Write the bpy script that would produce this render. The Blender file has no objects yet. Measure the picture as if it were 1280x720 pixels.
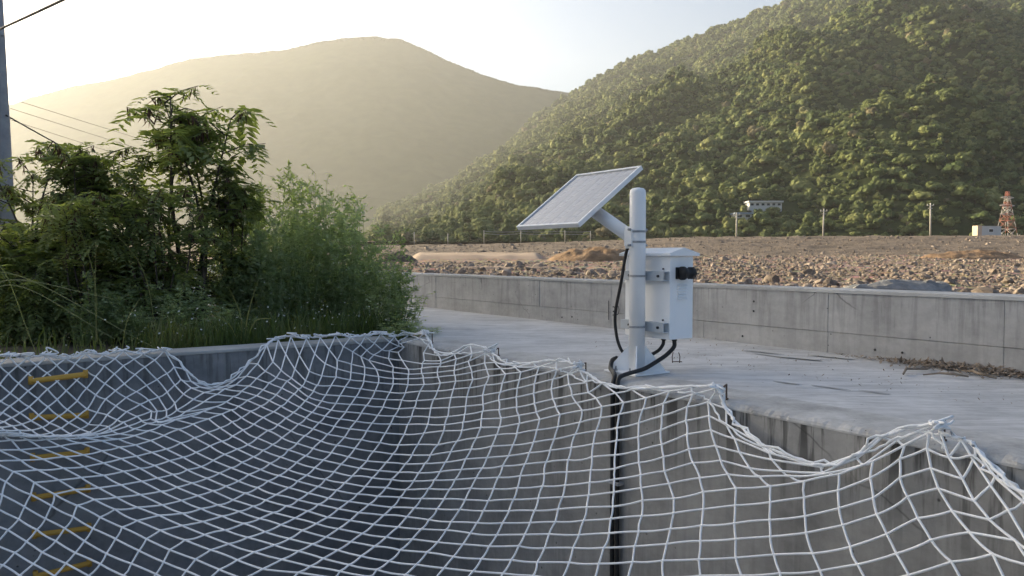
import bpy, bmesh, math, random
import numpy as np
from mathutils import Vector, Matrix, noise
R = math.radians
random.seed(7); rng = np.random.default_rng(7)
S = bpy.context.scene; COL = S.collection

# ------------------------------------------------------------ camera, sky, sun, exposure
F, CH = 980.0, 0.9
PITCH = math.atan(39 / F)
cam = bpy.data.objects.new('camera', bpy.data.cameras.new('camera')); COL.objects.link(cam)
cam.location = (0, 0, CH); cam.rotation_euler = (math.pi / 2 - PITCH, 0, 0)
cam.data.sensor_width = 36; cam.data.lens = 36 * F / 1280
cam.data.clip_start = .05; cam.data.clip_end = 20000
S.camera = cam
SUN_AZ, SUN_EL = R(-57), R(15)
sd = Vector((math.sin(SUN_AZ) * math.cos(SUN_EL), math.cos(SUN_AZ) * math.cos(SUN_EL), math.sin(SUN_EL)))
sun = bpy.data.objects.new('sun', bpy.data.lights.new('sun', 'SUN')); COL.objects.link(sun)
sun.data.energy = 5.0; sun.data.angle = R(.53); sun.data.color = (1, .83, .53)
sun.rotation_euler = sd.to_track_quat('Z', 'Y').to_euler()
sun.location = sd * 300
W = bpy.data.worlds.new('World'); S.world = W; W.use_nodes = True
wt = W.node_tree; wt.nodes.clear()
wo = wt.nodes.new('ShaderNodeOutputWorld'); wb = wt.nodes.new('ShaderNodeBackground')
sk = wt.nodes.new('ShaderNodeTexSky'); sk.sky_type = 'NISHITA'; sk.sun_disc = False
sk.sun_elevation = SUN_EL; sk.sun_rotation = SUN_AZ
sk.air_density = .9; sk.dust_density = 5.5; sk.ozone_density = 2.0
wb.inputs['Strength'].default_value = .10
# one small white cloud above the saddle between the hills
def wn(typ, op=None, **k):
    x = wt.nodes.new('ShaderNode' + typ)
    if op: x.operation = op
    for a_, v_ in k.items():
        i_ = x.inputs[int(a_[1:])]
        if isinstance(v_, bpy.types.NodeSocket): wt.links.new(v_, i_)
        else: i_.default_value = v_
    return x
CD = Vector(((588 - 640) / F, 1, (321 - 68) / F)).normalized(); CX = Vector((CD.y, -CD.x, 0)).normalized(); CZ = CX.cross(CD)
gd = wn('TexCoord').outputs['Generated']
a1 = wn('VectorMath', 'DOT_PRODUCT', _0=gd, _1=CX).outputs['Value']; a2 = wn('VectorMath', 'DOT_PRODUCT', _0=gd, _1=CZ).outputs['Value']
a3 = wn('VectorMath', 'DOT_PRODUCT', _0=gd, _1=CD).outputs['Value']
a1 = wn('Math', 'MULTIPLY', _0=wn('Math', 'ADD', _0=a1, _1=wn('Math', 'MULTIPLY', _0=a2, _1=-.25).outputs[0]).outputs[0], _1=75.0).outputs[0]; a2 = wn('Math', 'MULTIPLY', _0=a2, _1=48.0).outputs[0]
r2 = wn('Math', 'ADD', _0=wn('Math', 'MULTIPLY', _0=a1, _1=a1).outputs[0], _1=wn('Math', 'MULTIPLY', _0=a2, _1=a2).outputs[0]).outputs[0]
nn = wn('TexNoise'); wt.links.new(gd, nn.inputs['Vector']); nn.inputs['Scale'].default_value = 70; nn.inputs['Detail'].default_value = 6; nn.inputs['Roughness'].default_value = .62
dens = wn('Math', 'SUBTRACT', _0=wn('Math', 'MULTIPLY', _0=nn.outputs['Fac'], _1=2.3).outputs[0], _1=wn('Math', 'ADD', _0=r2, _1=.62).outputs[0]).outputs[0]
mr = wn('MapRange', _0=dens, _1=0.0, _2=.55, _3=0.0, _4=.8)
mr = wn('Math', 'MULTIPLY', _0=mr.outputs[0], _1=wn('Math', 'GREATER_THAN', _0=a3, _1=0.0).outputs[0])
mc = wt.nodes.new('ShaderNodeMix'); mc.data_type = 'RGBA'; wt.links.new(mr.outputs[0], mc.inputs[0]); wt.links.new(sk.outputs[0], mc.inputs[6]); mc.inputs[7].default_value = (9, 8.8, 8.4, 1)
wt.links.new(mc.outputs[2], wb.inputs['Color']); wt.links.new(wb.outputs[0], wo.inputs['Surface'])
S.view_settings.view_transform = 'Standard'; S.view_settings.look = 'None'
S.view_settings.exposure = 1.5; S.view_settings.gamma = 1
HAZE = 1.3e-4
cy = S.cycles
cy.use_denoising = True; cy.max_bounces = 12; cy.diffuse_bounces = 8; cy.volume_bounces = 1
cy.transparent_max_bounces = 8; cy.caustics_reflective = False; cy.caustics_refractive = False

# ------------------------------------------------------------ frame of the place: t runs along the walls, q across them
A = math.atan(665 / F)
D1 = Vector((-math.sin(A), math.cos(A), 0)); NQ = Vector((math.cos(A), math.sin(A), 0))
def P(q, t, z=0.0): return NQ * q + D1 * t + Vector((0, 0, z))
RIM, FAR, PAR = 3.82, 7.86, 6.60
TP, QP = 4.487, 4.22                       # foot of the station's post

# ------------------------------------------------------------ helpers
class MB:
    """collects shapes for one mesh object"""
    def __init__(s): s.v = []; s.f = []; s.mi = []; s.sm = []
    def add(s, vs, fs, m=0, smooth=False):
        o = len(s.v); s.v += [tuple(p) for p in vs]
        s.f += [tuple(i + o for i in f) for f in fs]; s.mi += [m] * len(fs); s.sm += [smooth] * len(fs)
    def box(s, a, b, m=0, M=None, bev=0.0):
        x0, y0, z0 = a; x1, y1, z1 = b
        if bev > 0:
            bm = bmesh.new(); bmesh.ops.create_cube(bm, size=1)
            for v in bm.verts: v.co = Vector(((x0 + x1) / 2 + v.co.x * (x1 - x0), (y0 + y1) / 2 + v.co.y * (y1 - y0), (z0 + z1) / 2 + v.co.z * (z1 - z0)))
            bmesh.ops.bevel(bm, geom=bm.edges[:], offset=bev, segments=2, profile=.6, affect='EDGES')
            bm.verts.index_update()
            vs = [M @ v.co if M else v.co.copy() for v in bm.verts]
            s.add(vs, [[v.index for v in f.verts] for f in bm.faces], m); bm.free(); return s
        vs = [Vector(p) for p in ((x0,y0,z0),(x1,y0,z0),(x1,y1,z0),(x0,y1,z0),(x0,y0,z1),(x1,y0,z1),(x1,y1,z1),(x0,y1,z1))]
        if M: vs = [M @ v for v in vs]
        s.add(vs, [(0,3,2,1),(4,5,6,7),(0,1,5,4),(1,2,6,5),(2,3,7,6),(3,0,4,7)], m); return s
    def tube(s, pts, r, n=6, m=0, cap=True, smooth=True):
        pts = [Vector(p) for p in pts]; k = len(pts); rs = r if isinstance(r, (list, tuple)) else [r] * k
        d = (pts[1] - pts[0]).normalized()
        up = Vector((0, 0, 1)) if abs(d.z) < .9 else Vector((1, 0, 0))
        x = d.cross(up).normalized(); vs = []
        for i in range(k):
            d = (pts[min(i + 1, k - 1)] - pts[max(i - 1, 0)])
            d = d.normalized() if d.length > 1e-9 else Vector((0, 0, 1))
            x = (x - d * x.dot(d)); x = x.normalized() if x.length > 1e-6 else d.orthogonal().normalized()
            y = d.cross(x)
            for j in range(n):
                a = 2 * math.pi * j / n
                vs.append(pts[i] + (x * math.cos(a) + y * math.sin(a)) * rs[i])
        fs = [(i*n+j, i*n+(j+1)%n, (i+1)*n+(j+1)%n, (i+1)*n+j) for i in range(k-1) for j in range(n)]
        if cap: fs += [tuple(range(n - 1, -1, -1)), tuple((k-1)*n + j for j in range(n))]
        s.add(vs, fs, m, smooth); return s
    def prism(s, poly, ext, m=0):
        poly = [Vector(p) for p in poly]; ext = Vector(ext); n = len(poly)
        s.add(poly + [p + ext for p in poly], [tuple(range(n-1,-1,-1)), tuple(range(n, 2*n))] + [(i,(i+1)%n,n+(i+1)%n,n+i) for i in range(n)], m); return s
    def mesh(s, name, mats):
        me = bpy.data.meshes.new(name); me.from_pydata(s.v, [], s.f)
        for m in (mats if isinstance(mats, (list, tuple)) else [mats]): me.materials.append(m)
        me.polygons.foreach_set('material_index', s.mi); me.polygons.foreach_set('use_smooth', s.sm); me.update(); return me
    def build(s, name, mats, parent=None, loc=(0,0,0), rz=0.0, kind=None):
        return obj(name, s.mesh(name, mats), parent, loc, rz, kind)
def obj(name, me, parent=None, loc=(0,0,0), rz=0.0, kind=None, rot=None, scale=None):
    o = bpy.data.objects.new(name, me); COL.objects.link(o); o.parent = parent
    o.location = loc; o.rotation_euler = rot if rot is not None else (0, 0, rz)
    if scale is not None: o.scale = scale
    if kind: o['kind'] = kind
    return o
def tag(o, label, cat, group=None):
    o['label'] = label; o['category'] = cat
    if group: o['group'] = group
    return o
def thing(name, label, cat, loc=(0,0,0), rz=0.0, group=None):
    return tag(obj(name, None, None, loc, rz), label, cat, group)
def npmesh(name, V, Fq, mat, smooth=False):
    """V (n,3), Fq (m,3 or 4) arrays -> mesh"""
    me = bpy.data.meshes.new(name); V = np.asarray(V, np.float32); Fq = np.asarray(Fq, np.int32); k = Fq.shape[1]
    me.vertices.add(len(V)); me.vertices.foreach_set('co', V.ravel())
    me.loops.add(Fq.size); me.loops.foreach_set('vertex_index', Fq.ravel())
    me.polygons.add(len(Fq)); me.polygons.foreach_set('loop_start', np.arange(0, Fq.size, k, dtype=np.int32))
    me.polygons.foreach_set('use_smooth', np.full(len(Fq), smooth)); me.materials.append(mat); me.update(calc_edges=True); me.validate(); return me
def lerp(x, xs, ys): return float(np.interp(x, xs, ys))

# ------------------------------------------------------------ materials
class NT:
    def __init__(s, name):
        s.m = bpy.data.materials.new(name); s.m.use_nodes = True; s.t = s.m.node_tree; s.t.nodes.clear()
        s.out = s.t.nodes.new('ShaderNodeOutputMaterial')
    def n(s, typ, props=None, **ins):
        x = s.t.nodes.new('ShaderNode' + typ)
        for k, v in (props or {}).items(): setattr(x, k, v)
        for k, v in ins.items():
            key = int(k[1:]) if k[0] == '_' and k[1:].isdigit() else k.replace('_', ' ')
            i = x.inputs[key]
            if isinstance(v, bpy.types.NodeSocket): s.t.links.new(v, i)
            else: i.default_value = v
        return x
    def ramp(s, fac, stops, interp='LINEAR'):
        x = s.t.nodes.new('ShaderNodeValToRGB'); e = x.color_ramp.elements; x.color_ramp.interpolation = interp
        while len(e) < len(stops): e.new(.5)
        for i, (p, c) in enumerate(stops):
            e[i].position = p; e[i].color = (*c, 1) if len(c) == 3 else c
        s.t.links.new(fac, x.inputs[0]); return x.outputs[0]
    def noise(s, vec, scale, detail=6, rough=.6, dist=0.0):
        return s.n('TexNoise', Vector=vec, Scale=scale, Detail=detail, Roughness=rough, Distortion=dist).outputs['Fac']
    def pos(s): return s.n('NewGeometry').outputs['Position']
    def objc(s): return s.n('TexCoord').outputs['Object']
    def rnd(s): return s.n('ObjectInfo').outputs['Random']
    def mapping(s, vec, scale=(1,1,1), rot=(0,0,0)):
        return s.n('Mapping', Vector=vec, Scale=scale, Rotation=rot).outputs[0]
    def mix(s, fac, a, b, mode='MIX'):
        x = s.n('Mix', {'data_type': 'RGBA', 'blend_type': mode})
        for v, i in ((fac, 0), (a, 6), (b, 7)):
            if isinstance(v, bpy.types.NodeSocket): s.t.links.new(v, x.inputs[i])
            else: x.inputs[i].default_value = v if i == 0 else (*v, 1)
        return x.outputs[2]
    def math(s, op, a, b=0.0, c=0.0):
        x = s.n('Math', {'operation': op})
        for i, v in enumerate((a, b, c)):
            if isinstance(v, bpy.types.NodeSocket): s.t.links.new(v, x.inputs[i])
            else: x.inputs[i].default_value = v
        return x.outputs[0]
    def rng(s, v, a, b, c=0.0, d=1.0):
        return s.n('MapRange', Value=v, _1=a, _2=b, _3=c, _4=d).outputs[0]
    def bump(s, h, strength, dist=.02):
        return s.n('Bump', Height=h, Strength=strength, Distance=dist).outputs[0]
    def done(s, col, rough=.8, normal=None, metal=0.0, spec=.5, coat=0.0):
        p = s.n('BsdfPrincipled')
        for k, v in (('Base Color', col), ('Roughness', rough), ('Metallic', metal), ('Specular IOR Level', spec), ('Coat Weight', coat)):
            if isinstance(v, bpy.types.NodeSocket): s.t.links.new(v, p.inputs[k])
            else: p.inputs[k].default_value = (*v, 1) if k == 'Base Color' else v
        if normal is not None: s.t.links.new(normal, p.inputs['Normal'])
        s.t.links.new(p.outputs[0], s.out.inputs['Surface']); return s.m

def concrete(name, lo, hi, streak=0.0, zt=0.0, zl=.5, scale=1.0, brush=0.0, holes=1.0, dark=(.05,.05,.048), cracks=.6):
    t = NT(name); p = t.pos()
    a = t.noise(p, 1.3 * scale, 8, .62); b = t.noise(p, 14 * scale, 6, .7); c = t.noise(t.mapping(p, (.5,.5,1.6)), 3.0 * scale, 5, .6)
    f = t.math('ADD', t.math('MULTIPLY', a, .5), t.math('ADD', t.math('MULTIPLY', b, .22), t.math('MULTIPLY', c, .3)))
    col = t.ramp(f, [(.39, lo), (.61, hi)])
    h = t.math('ADD', t.math('MULTIPLY', b, .5), a)
    if brush:
        br = t.noise(t.mapping(p, (2.4, 24, 1), (0, 0, -.16)), 1.0, 5, .68)
        br2 = t.noise(t.mapping(p, (.9, 7, 1), (0, 0, -.1)), 1.0, 6, .65)
        col = t.mix(t.rng(br, .47, .66, 0, brush), col, [x * .62 for x in lo])
        col = t.mix(t.rng(br2, .50, .62, 0, brush), col, [min(.62, x * 1.3) for x in hi])
        h = t.math('ADD', h, t.math('MULTIPLY', br, .8))
    if holes:
        vo = t.n('TexVoronoi', Vector=p, Scale=9.0 * scale).outputs['Distance']
        sel = t.noise(p, 4.0, 2)
        hm = t.math('MULTIPLY', t.rng(vo, .05, .11, 1, 0), t.rng(sel, .50, .56, 0, holes))
        col = t.mix(t.math('MULTIPLY', hm, .8), col, (.03,.03,.03))
        h = t.math('SUBTRACT', h, t.math('MULTIPLY', hm, 1.5))
    if streak:
        s1 = t.noise(t.mapping(p, (4.5, 4.5, .35)), 1.0, 6, .68); s2 = t.noise(t.mapping(p, (15, 15, 1.1)), 1.0, 5, .65)
        z = t.n('SeparateXYZ', Vector=p).outputs[2]
        mk = t.rng(z, zt - zl, zt, .12, 1)
        m = t.math('MULTIPLY', t.rng(t.math('ADD', t.math('MULTIPLY', s1, .42), t.math('MULTIPLY', s2, .64)), .535, .60, 0, 1), mk)
        col = t.mix(t.math('MULTIPLY', m, streak), col, dark)
        s3 = t.noise(t.mapping(p, (4, 4, .5)), 1.7, 4, .6)
        col = t.mix(t.math('MULTIPLY', t.rng(s3, .58, .75, 0, .5), streak), col, [min(.6, x * 1.25) for x in hi])
    cr = t.n('TexVoronoi', {'feature': 'DISTANCE_TO_EDGE'}, Vector=t.n('VectorMath', {'operation':'ADD'}, _0=p, _1=t.n('VectorMath', {'operation':'SCALE'}, _0=t.n('TexNoise', Vector=p, Scale=1.1, Detail=5.0).outputs['Color'], Scale=.35).outputs[0]).outputs[0], Scale=.55)
    cm = t.math('MULTIPLY', t.rng(cr.outputs[0], .0, .005, 1, 0), t.rng(t.noise(p, .8, 2), .54, .62, 0, cracks))
    col = t.mix(cm, col, (.05,.05,.05))
    return t.done(col, .88, t.bump(h, .35, .012), spec=.3)
M = {}
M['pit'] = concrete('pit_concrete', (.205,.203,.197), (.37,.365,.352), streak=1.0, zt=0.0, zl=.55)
M['pitback_shade'] = concrete('pit_back_shaded_concrete', (.15,.158,.170), (.275,.283,.293), streak=.6, zt=0.0, zl=.8)  # back wall's shade put into the colour: darker, bluer copy of the side wall
M['rim'] = concrete('rim_concrete', (.27,.27,.265), (.52,.52,.51), scale=2.2, holes=1.0, cracks=0.0)
M['damp'] = concrete('damp_concrete', (.26,.26,.257), (.37,.37,.365), holes=.4, cracks=0.0)
M['terrace'] = concrete('terrace_concrete', (.37,.375,.378), (.58,.585,.588), brush=.55, holes=.6, cracks=0.0)
M['parapet'] = concrete('parapet_concrete', (.31,.308,.305), (.47,.467,.46), streak=.28, zt=.62, zl=.75, scale=1.4)
M['cap'] = concrete('coping_concrete', (.33,.33,.325), (.50,.50,.49), holes=.4, cracks=0.0)

def simple(name, stops, scale, rough=.85, bump=.3, dist=.02, coord='pos', rnd=0.0, detail=7, spec=.4):
    t = NT(name); p = t.pos() if coord == 'pos' else t.objc()
    f = t.noise(p, scale, detail, .62)
    if rnd: f = t.math('ADD', f, t.math('MULTIPLY', t.math('SUBTRACT', t.rnd(), .5), rnd))
    return t.done(t.ramp(f, stops), rough, t.bump(t.noise(p, scale * 2.3, 6, .65), bump, dist), spec=spec)
M['soil'] = simple('soil', [(.3,(.05,.04,.028)),(.7,(.12,.095,.065))], 2.0, .95, .6, .05)
def riverbed():
    t = NT('riverbed_gravel'); p = t.pos()
    a = t.noise(p, .035, 6, .6); b = t.noise(p, .9, 7, .75); v = t.n('TexVoronoi', Vector=p, Scale=1.6)
    f = t.math('ADD', t.math('MULTIPLY', a, .55), t.math('MULTIPLY', b, .5))
    c = t.ramp(f, [(.36,(.13,.10,.08)),(.5,(.23,.175,.135)),(.66,(.36,.28,.22))])
    c = t.mix(.35, c, v.outputs['Color'], 'SOFT_LIGHT')
    h = t.math('ADD', t.math('MULTIPLY', v.outputs['Distance'], -.6), b)
    return t.done(c, .95, t.bump(h, .9, .4), spec=.2)
M['riverbed'] = riverbed()
M['bank'] = simple('bank_earth', [(.3,(.11,.085,.062)),(.5,(.175,.135,.10)),(.7,(.25,.195,.15))], .45, .95, .8, .35)
M['sand'] = simple('pale_sand', [(.3,(.26,.19,.145)),(.7,(.36,.275,.215))], .12, .95, .3, .1)
M['dirt'] = simple('brown_dirt', [(.3,(.11,.07,.04)),(.55,(.24,.15,.085)),(.75,(.34,.23,.14))], .5, .95, .9, .4)
M['rock'] = simple('river_rock', [(.25,(.12,.095,.078)),(.5,(.22,.175,.14)),(.75,(.34,.28,.235))], 1.6, .9, .7, .08, 'obj', .5)
M['boulder'] = simple('grey_boulder', [(.3,(.13,.135,.14)),(.7,(.30,.30,.30))], 1.2, .9, .9, .15, 'obj')
def leafmat(name, stops, trans=.35, rough=.55, scale=6.0, rnd=.3, coord='obj'):
    t = NT(name); p = t.objc() if coord == 'obj' else t.pos()
    f = t.math('ADD', t.noise(p, scale, 3, .6), t.math('MULTIPLY', t.math('SUBTRACT', t.rnd(), .5), rnd))
    c = t.ramp(f, stops)
    pr = t.n('BsdfPrincipled', Base_Color=c, Roughness=rough); pr.inputs['Specular IOR Level'].default_value = .5
    tr = t.n('BsdfTranslucent', Color=t.mix(1.0, c, (1.25,1.35,.6), 'MULTIPLY'))
    mx = t.n('MixShader', Fac=trans, _1=pr.outputs[0], _2=tr.outputs[0])
    t.t.links.new(mx.outputs[0], t.out.inputs['Surface']); return t.m
M['leaf'] = leafmat('leadtree_leaf', [(.25,(.15,.18,.08)),(.5,(.27,.31,.125)),(.75,(.42,.44,.2))], .5, scale=9)
M['weed'] = leafmat('weed_leaf', [(.25,(.21,.26,.12)),(.5,(.33,.39,.21)),(.75,(.50,.55,.38))], .5, scale=16)
M['grass'] = leafmat('grass_blade', [(.25,(.05,.08,.022)),(.5,(.10,.14,.04)),(.75,(.19,.19,.075))], .4, scale=1.6, coord='pos')
M['reed'] = leafmat('reed_blade', [(.3,(.20,.22,.08)),(.7,(.34,.32,.15))], .4)
M['pod'] = leafmat('seed_pod', [(.3,(.06,.03,.02)),(.7,(.13,.065,.04))], .2)
M['petal'] = leafmat('petal', [(.3,(.65,.65,.6)),(.7,(.8,.8,.76))], .3)
M['litter'] = simple('dry_leaf', [(.3,(.13,.10,.075)),(.7,(.36,.29,.22))], 9, .9, .2, .01)
M['bark'] = simple('bark', [(.3,(.05,.038,.028)),(.7,(.13,.10,.075))], 9, .9, .6, .02, 'obj')
def crownmat(name, k=1.0):
    t = NT(name); f = t.noise(t.objc(), .55, 4, .65)
    r = t.rnd(); big = t.noise(t.pos(), .012, 3, .5)
    c1 = t.ramp(t.math('ADD', t.math('MULTIPLY', f, .55), t.math('MULTIPLY', r, .45)), [(.22,(.016*k,.027*k,.010*k)),(.42,(.040*k,.058*k,.020*k)),(.58,(.075*k,.090*k,.034*k)),(.80,(.150*k,.150*k,.062*k))])
    c1 = t.mix(t.rng(big, .42, .62, 0, .5), c1, (.075*k,.085*k,.03*k))
    odd = t.rng(r, .975, .98, 0, .7); c1 = t.mix(odd, c1, (.19,.15,.11))
    pr = t.n('BsdfPrincipled', Base_Color=c1, Roughness=.75, Normal=t.bump(t.noise(t.objc(), 3.2, 5, .7), .9, .5)); pr.inputs['Specular IOR Level'].default_value = .15
    tr = t.n('BsdfTranslucent', Color=c1)
    t.t.links.new(t.n('MixShader', Fac=.18, _1=pr.outputs[0], _2=tr.outputs[0]).outputs[0], t.out.inputs['Surface']); return t.m
M['crown'] = crownmat('forest_crown', 2.3)
M['farcrown'] = crownmat('far_forest_crown', .5)
M['hillsoil'] = simple('hill_undergrowth', [(.3,(.02,.03,.011)),(.7,(.05,.062,.022))], .08, 1.0, .6, 1.5, spec=0.05)
M['far'] = simple('far_forest', [(.3,(.012,.022,.010)),(.7,(.036,.05,.022))], .03, 1.0, .3, 2.0, spec=0.0)
def paint(name, col, rough=.35, wear=.12):
    t = NT(name); p = t.objc(); f = t.noise(p, 5, 6, .65); g = t.noise(t.mapping(p, (9,9,1.2)), 1.0, 4, .6)
    c = t.mix(t.rng(f, .5, .75, 0, wear), col, [x * .72 for x in col]); c = t.mix(t.rng(g, .6, .75, 0, wear), c, [x * .6 for x in col])
    return t.done(c, t.rng(f, .3, .7, rough, rough + .18), t.bump(f, .04, .005), spec=.5)
M['white'] = paint('white_powder_coat', (.88,.89,.90), .38, .08)
M['railgrey'] = paint('grey_rail_coat', (.46,.50,.54), .45); M['alu'] = paint('white_aluminium_frame', (.78,.79,.80), .3, .08)
M['yellow'] = paint('yellow_plastic', (.56,.32,.05), .5, .4)
M['black'] = paint('black_rubber', (.012,.012,.013), .5, .2)
M['galv'] = simple('galvanised_steel', [(.3,(.22,.23,.24)),(.7,(.42,.43,.44))], 40, .45, .1, .002, 'obj', spec=.6)
M['rust'] = simple('rusty_steel', [(.3,(.06,.045,.035)),(.7,(.17,.12,.09))], 30, .85, .4, .004)
M['dark'] = paint('charcoal_marker', (.05,.05,.055), .9)
M['polec'] = simple('spun_concrete', [(.3,(.26,.26,.27)),(.7,(.40,.40,.40))], 3, .85, .3, .01, 'obj')
M['pole_sunlit'] = simple('sunlit_pole_concrete', [(.3,(.44,.41,.36)),(.7,(.60,.57,.52))], 3, .85, .2, .01, 'obj'); M['pylonw'] = paint('pylon_white', (.60,.57,.54), .7); M['pylonr'] = paint('pylon_red', (.42,.17,.12), .7)  # bank poles and fence posts: concrete with warm sunlight put into the colour
M['render'] = paint('white_render', (.58,.58,.57), .8); M['roofb'] = paint('blue_metal_roof', (.30,.36,.44), .5); M['win'] = paint('window_glass', (.03,.035,.04), .15)
M['tan'] = paint('tan_panel', (.55,.42,.32), .7)
def cellmat():
    t = NT('solar_cell_glass'); f = t.noise(t.objc(), 3, 3)
    w = t.n('TexWave', {'wave_type':'BANDS','bands_direction':'Y'}, Vector=t.objc(), Scale=18.0).outputs['Fac']
    c = t.mix(t.rng(w, .93, .97, 0, .5), t.ramp(f, [(.3,(.23,.23,.242)),(.7,(.27,.27,.28))]), (.38,.385,.40))
    return t.done(c, t.rng(f, .3, .7, .22, .34), None, spec=.8, coat=.6)
M['cell'] = cellmat()
M['backsheet'] = paint('grey_backsheet', (.36,.365,.38), .35)
def ropemat():
    t = NT('white_braided_rope'); p = t.pos(); f = t.noise(p, 5, 4)
    tw = t.n('TexVoronoi', Vector=p, Scale=170.0).outputs['Distance']
    return t.done(t.ramp(f, [(.25,(.74,.76,.78)),(.7,(.90,.91,.92))]), .75, t.bump(tw, .5, .003), spec=.3)
M['rope'] = ropemat()

# ------------------------------------------------------------ structure: pit, terrace, parapet
def grid_mesh(name, mat, nx, ny, fn, smooth=True):
    V = np.array([fn(i / nx, j / ny) for j in range(ny + 1) for i in range(nx + 1)], np.float32)
    I = np.arange((nx + 1) * (ny + 1)).reshape(ny + 1, nx + 1)
    Fq = np.stack([I[:-1,:-1], I[:-1,1:], I[1:,1:], I[1:,:-1]], -1).reshape(-1, 4)
    return npmesh(name, V, Fq, mat, smooth)
def nz(x, y, z=0.0): return noise.noise((x, y, z))
# pit walls: solid boxes in the (q,t) frame; the rotated object carries the frame
def boxq(mb, q0, q1, t0, t1, z0, z1, m=0, bev=0.0): return mb.box((q0, t0, z0), (q1, t1, z1), m, None, bev)
ZF = -3.7
pw = thing('pit_wall', 'dark stained concrete side wall of the pit under the white post', 'wall', (0,0,0), A)
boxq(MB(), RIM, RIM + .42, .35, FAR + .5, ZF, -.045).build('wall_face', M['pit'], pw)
# rough broken lip along the top of this wall
def lip(q0, q1, t0, t1, n, z0=-.044):
    mb = MB(); pr = None
    for i in range(n + 1):
        t = t0 + (t1 - t0) * i / n
        e = .022 * nz(t * 3.1, 2) + .022 * nz(t * 11, 5) + .015 * nz(t * 31, 1); g = .02 * nz(t * 9, 9) + .012 * nz(t * 27, 3)
        prof = [(q0 - .004 + .3*e, z0), (q0 - .004 + e*.4, -.034 + g*.3), (q0 + .006 + e, -.020 + g*.4), (q0 + .03 + abs(e)*1.6, -.006 + g*.25), (q0 + .09 + abs(e), 0.0), (q1, 0.0), (q1, z0)]
        cur = [Vector((a, t, b)) for a, b in prof]
        if pr:
            k = len(prof); mb.add(pr + cur, [(j, j + 1, k + j + 1, k + j) for j in range(k - 1)], 0, False)
        pr = cur
    return mb
lip(RIM, RIM + .42, .35, FAR + .004, 420).build('broken_lip', M['rim'], pw)
fw = thing('pit_back_wall', 'bluish grey concrete wall at the back of the pit with yellow rungs', 'wall', (0,0,0), A)
boxq(MB(), -9, RIM - .002, FAR, FAR + .5, ZF, -.034).build('wall_face', M['pitback_shade'], fw)
boxq(MB(), -9, RIM - .02, FAR - .006, FAR + .36, -.033, 0, bev=.01).build('coping', M['cap'], fw)
for nm, bx_, lb in (('pit_side_wall', (-9.4, -9.0, .35, FAR + .5, ZF, -.02), 'bare concrete wall closing the pit on its far left side'),
                ('pit_front_wall', (-9.4, RIM + .4, -.05, .35, ZF, -.72), 'low concrete wall closing the pit on the near side below the net')):
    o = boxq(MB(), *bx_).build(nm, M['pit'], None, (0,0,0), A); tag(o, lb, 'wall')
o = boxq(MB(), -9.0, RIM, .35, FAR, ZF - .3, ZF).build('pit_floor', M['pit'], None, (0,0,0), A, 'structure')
o = boxq(MB(), -14, RIM - .01, -12, -.05, -1.3, -.75).build('walkway', M['terrace'], None, (0,0,0), A, 'structure')
def terr(u, v):
    t = -12 + (u ** 1.6) * 230; q = RIM + .42 + v * (PAR + .05 - RIM - .42)
    q = RIM + .40 + v * (PAR + .05 - RIM - .40)
    return (q, t, .006 * nz(q * .9, t * .5) + .003 * nz(q * 4, t * 3, 4) - .002)
obj('terrace', grid_mesh('terrace', M['terrace'], 200, 14, terr), None, (0,0,0), A, 'structure')
for nm, t0, t1 in (('terrace_edge', FAR + .5, 200), ('terrace_near_edge', -12, .35)):
    boxq(MB(), RIM + (.02 if t0 > 0 else 0), RIM + .42, t0, t1, -1.5, -.001).build('terrace_kerb' , M['terrace'], None, (0,0,0), A, 'structure')
# parapet: 1.55 m panels cast in two lifts
par = thing('parapet', 'long low grey concrete parapet with vertical joints behind the terrace', 'wall', (0,0,0), A)
rr = random.Random(3)
def panel_mesh(z0, z1, L, seed):
    r_ = random.Random(seed); mb = MB()
    mb.box((0, .0015, z0), (.28, L - .0015, z1), 0, None, .003)
    return mb.mesh('panel', M['parapet'])
lowm = [panel_mesh(-.25, .192, 1.535, i) for i in range(2)]; upm = [panel_mesh(.195, .565, 1.535, i) for i in range(2)]
t = -7.0; k = 0
while t < 80:
    for nm, ms in (('panel', lowm), ('panel', upm)):
        obj(nm, ms[k % 2], par, (PAR + rr.uniform(-.005, .005), t + .68, 0))
    t += 1.535; k += 1
boxq(MB(), PAR + .02, PAR + .27, t, 200, -.25, .56).build('distant_run', M['parapet'], par)
def capf(u, v):
    t = -6.3 + u ** 1.8 * 200; a = v * 4
    prof = [(-.012,.563),(-.012,.592),(.004,.600),(.284,.600),(.29,.563)]
    i = min(3, int(a)); f_ = a - i; q = prof[i][0] * (1-f_) + prof[i+1][0] * f_; z = prof[i][1] * (1-f_) + prof[i+1][1] * f_
    return (PAR + q, t, z + .003 * nz(t * 2.5, a))
obj('coping', grid_mesh('coping', M['cap'], 220, 4, capf, False), par)
mk = MB()      # tie holes and the painted level mark
for tt, zz in ((3.70,.07),(3.95,.07),(5.28,.34),(5.28,.44),(5.42,.07),(2.3,.09),(2.0,.3),(6.95,.08),(8.5,.07),(8.28,.09)):
    MB().tube([(PAR - .0065, tt, zz), (PAR - .003, tt, zz)], .011, 8).build('tie_hole', M['dark'], par)

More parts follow.
